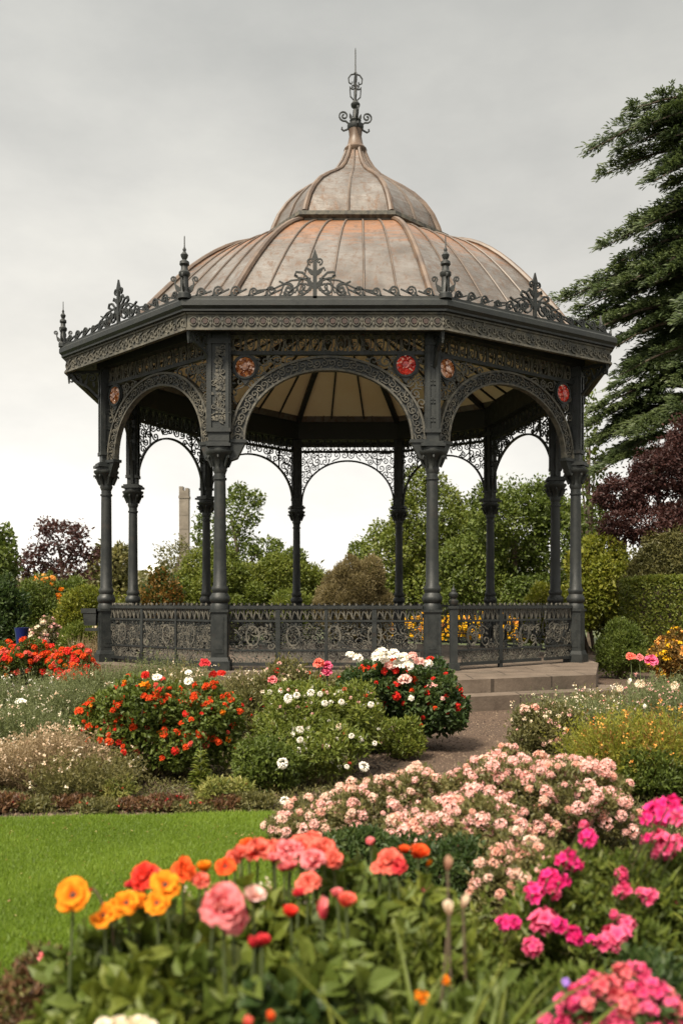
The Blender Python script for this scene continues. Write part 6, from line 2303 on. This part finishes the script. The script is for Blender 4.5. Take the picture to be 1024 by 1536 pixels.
# ------------------------------------------------------------------ magenta bushes on the right
X = gx(905, 3.0)
bush('magenta_flower_bush', 'leafy bush with scattered magenta flower clusters beside the peach mound', 'flower bush', X, 3.0, .80, gz(1255, 3.0), .55, 'mid', .030, .013, 2.4, T_DIAMOND, 26, .27, fuzz=.22, nmax=26000, up=.7,
     extra=[('fresh', .12, .05, .010, T_BLADE, 'new_shoots')])
MG = [(985, 1222, .036, 'magenta'), (1004, 1210, .034, 'magenta'), (1018, 1226, .034, 'pink'), (972, 1228, .024, 'magenta'), (1000, 1268, .034, 'pink'), (985, 1258, .024, 'pink'), (968, 1258, .016, 'magenta'), (1018, 1262, .02, 'pink'),
      (880, 1257, .026, 'magenta'), (874, 1238, .014, 'pink'), (852, 1290, .030, 'magenta'), (862, 1298, .022, 'magenta'), (822, 1318, .028, 'magenta'), (840, 1322, .022, 'magenta'), (800, 1340, .028, 'magenta'), (830, 1336, .02, 'pink'),
      (930, 1312, .022, 'pink'), (935, 1336, .026, 'pink'), (972, 1346, .024, 'pink'), (960, 1338, .014, 'pink'), (816, 1384, .034, 'pink'), (838, 1388, .020, 'magenta'), (755, 1386, .020, 'magenta'), (772, 1384, .018, 'magenta'), (860, 1406, .026, 'magenta'),
      (886, 1410, .014, 'magenta'), (922, 1408, .034, 'pink'), (938, 1388, .026, 'pink'), (905, 1416, .022, 'pink'), (798, 1421, .022, 'pink'), (920, 1372, .012, 'pink')]
mroot = [o for o in COL.objects if o.name == 'magenta_flower_bush'][0]
for k, (px, py, s, c) in enumerate(MG):
    Y = 2.72 + .006 * (1400 - py) * .3 + rr.uniform(-.03, .03)
    q = at(px, py, Y)
    put_flower(fm('phlox', c, rr.randrange(3)), mroot, (q.x - X, q.y - 3.0, q.z), s * 1.2, (rr.uniform(-.3, .3), -.5, .8), rr)
mb = MB()
for (px, py, s, c) in MG:
    q = at(px, py, 2.75)
    mb.tube([(q.x - X + rr.uniform(-.03, .03), .02, max(.05, q.z - .25)), (q.x - X, q.y - 2.98, q.z - .01)], .003, 5)
mb.build('flower_stalks', M['stalk'], mroot)
X, W_, H_ = bk(960, 1090, 1215, 3.1)
bush('magenta_flower_bush', 'taller leafy bush carrying the highest magenta clusters at the photo edge', 'flower bush', X, 3.15, W_, H_ - .04, .4, 'mid', .030, .013, 2.2, T_DIAMOND, 16, .3, fuzz=.25, up=.7, nmax=12000,
     flowers=[('phlox', ('magenta', 'pink'), 6, .03, 1, .3)])
X, W_, H_ = bk(800, 1090, 1446, 2.15)
bush('pink_flower_bush', 'dense hot pink flower mass in the bottom corner', 'flower bush', X, 2.15, W_, H_, .34, 'deep', .032, .016, 2.2, T_LEAF, 14, .3, nmax=5000, base=.6,
     flowers=[('phlox', ('pink', 'pink', 'rose', 'pink'), 150, .025, 1, .32)])
bush('low_shrub', 'green filler plant between the magenta bush and the bottom corner flowers', 'shrub', gx(860, 2.4), 2.45, .45, .42, .35, 'mid', .032, .016, 2.2, T_DIAMOND, 16, .3, fuzz=.25, up=.6, nmax=12000)
bush('low_shrub', 'dark green plant filling the bed below the magenta bush at the photo edge', 'shrub', gx(985, 2.45), 2.5, .4, .48, .35, 'deep', .03, .014, 2.2, T_DIAMOND, 16, .3, fuzz=.25, up=.6, nmax=12000)
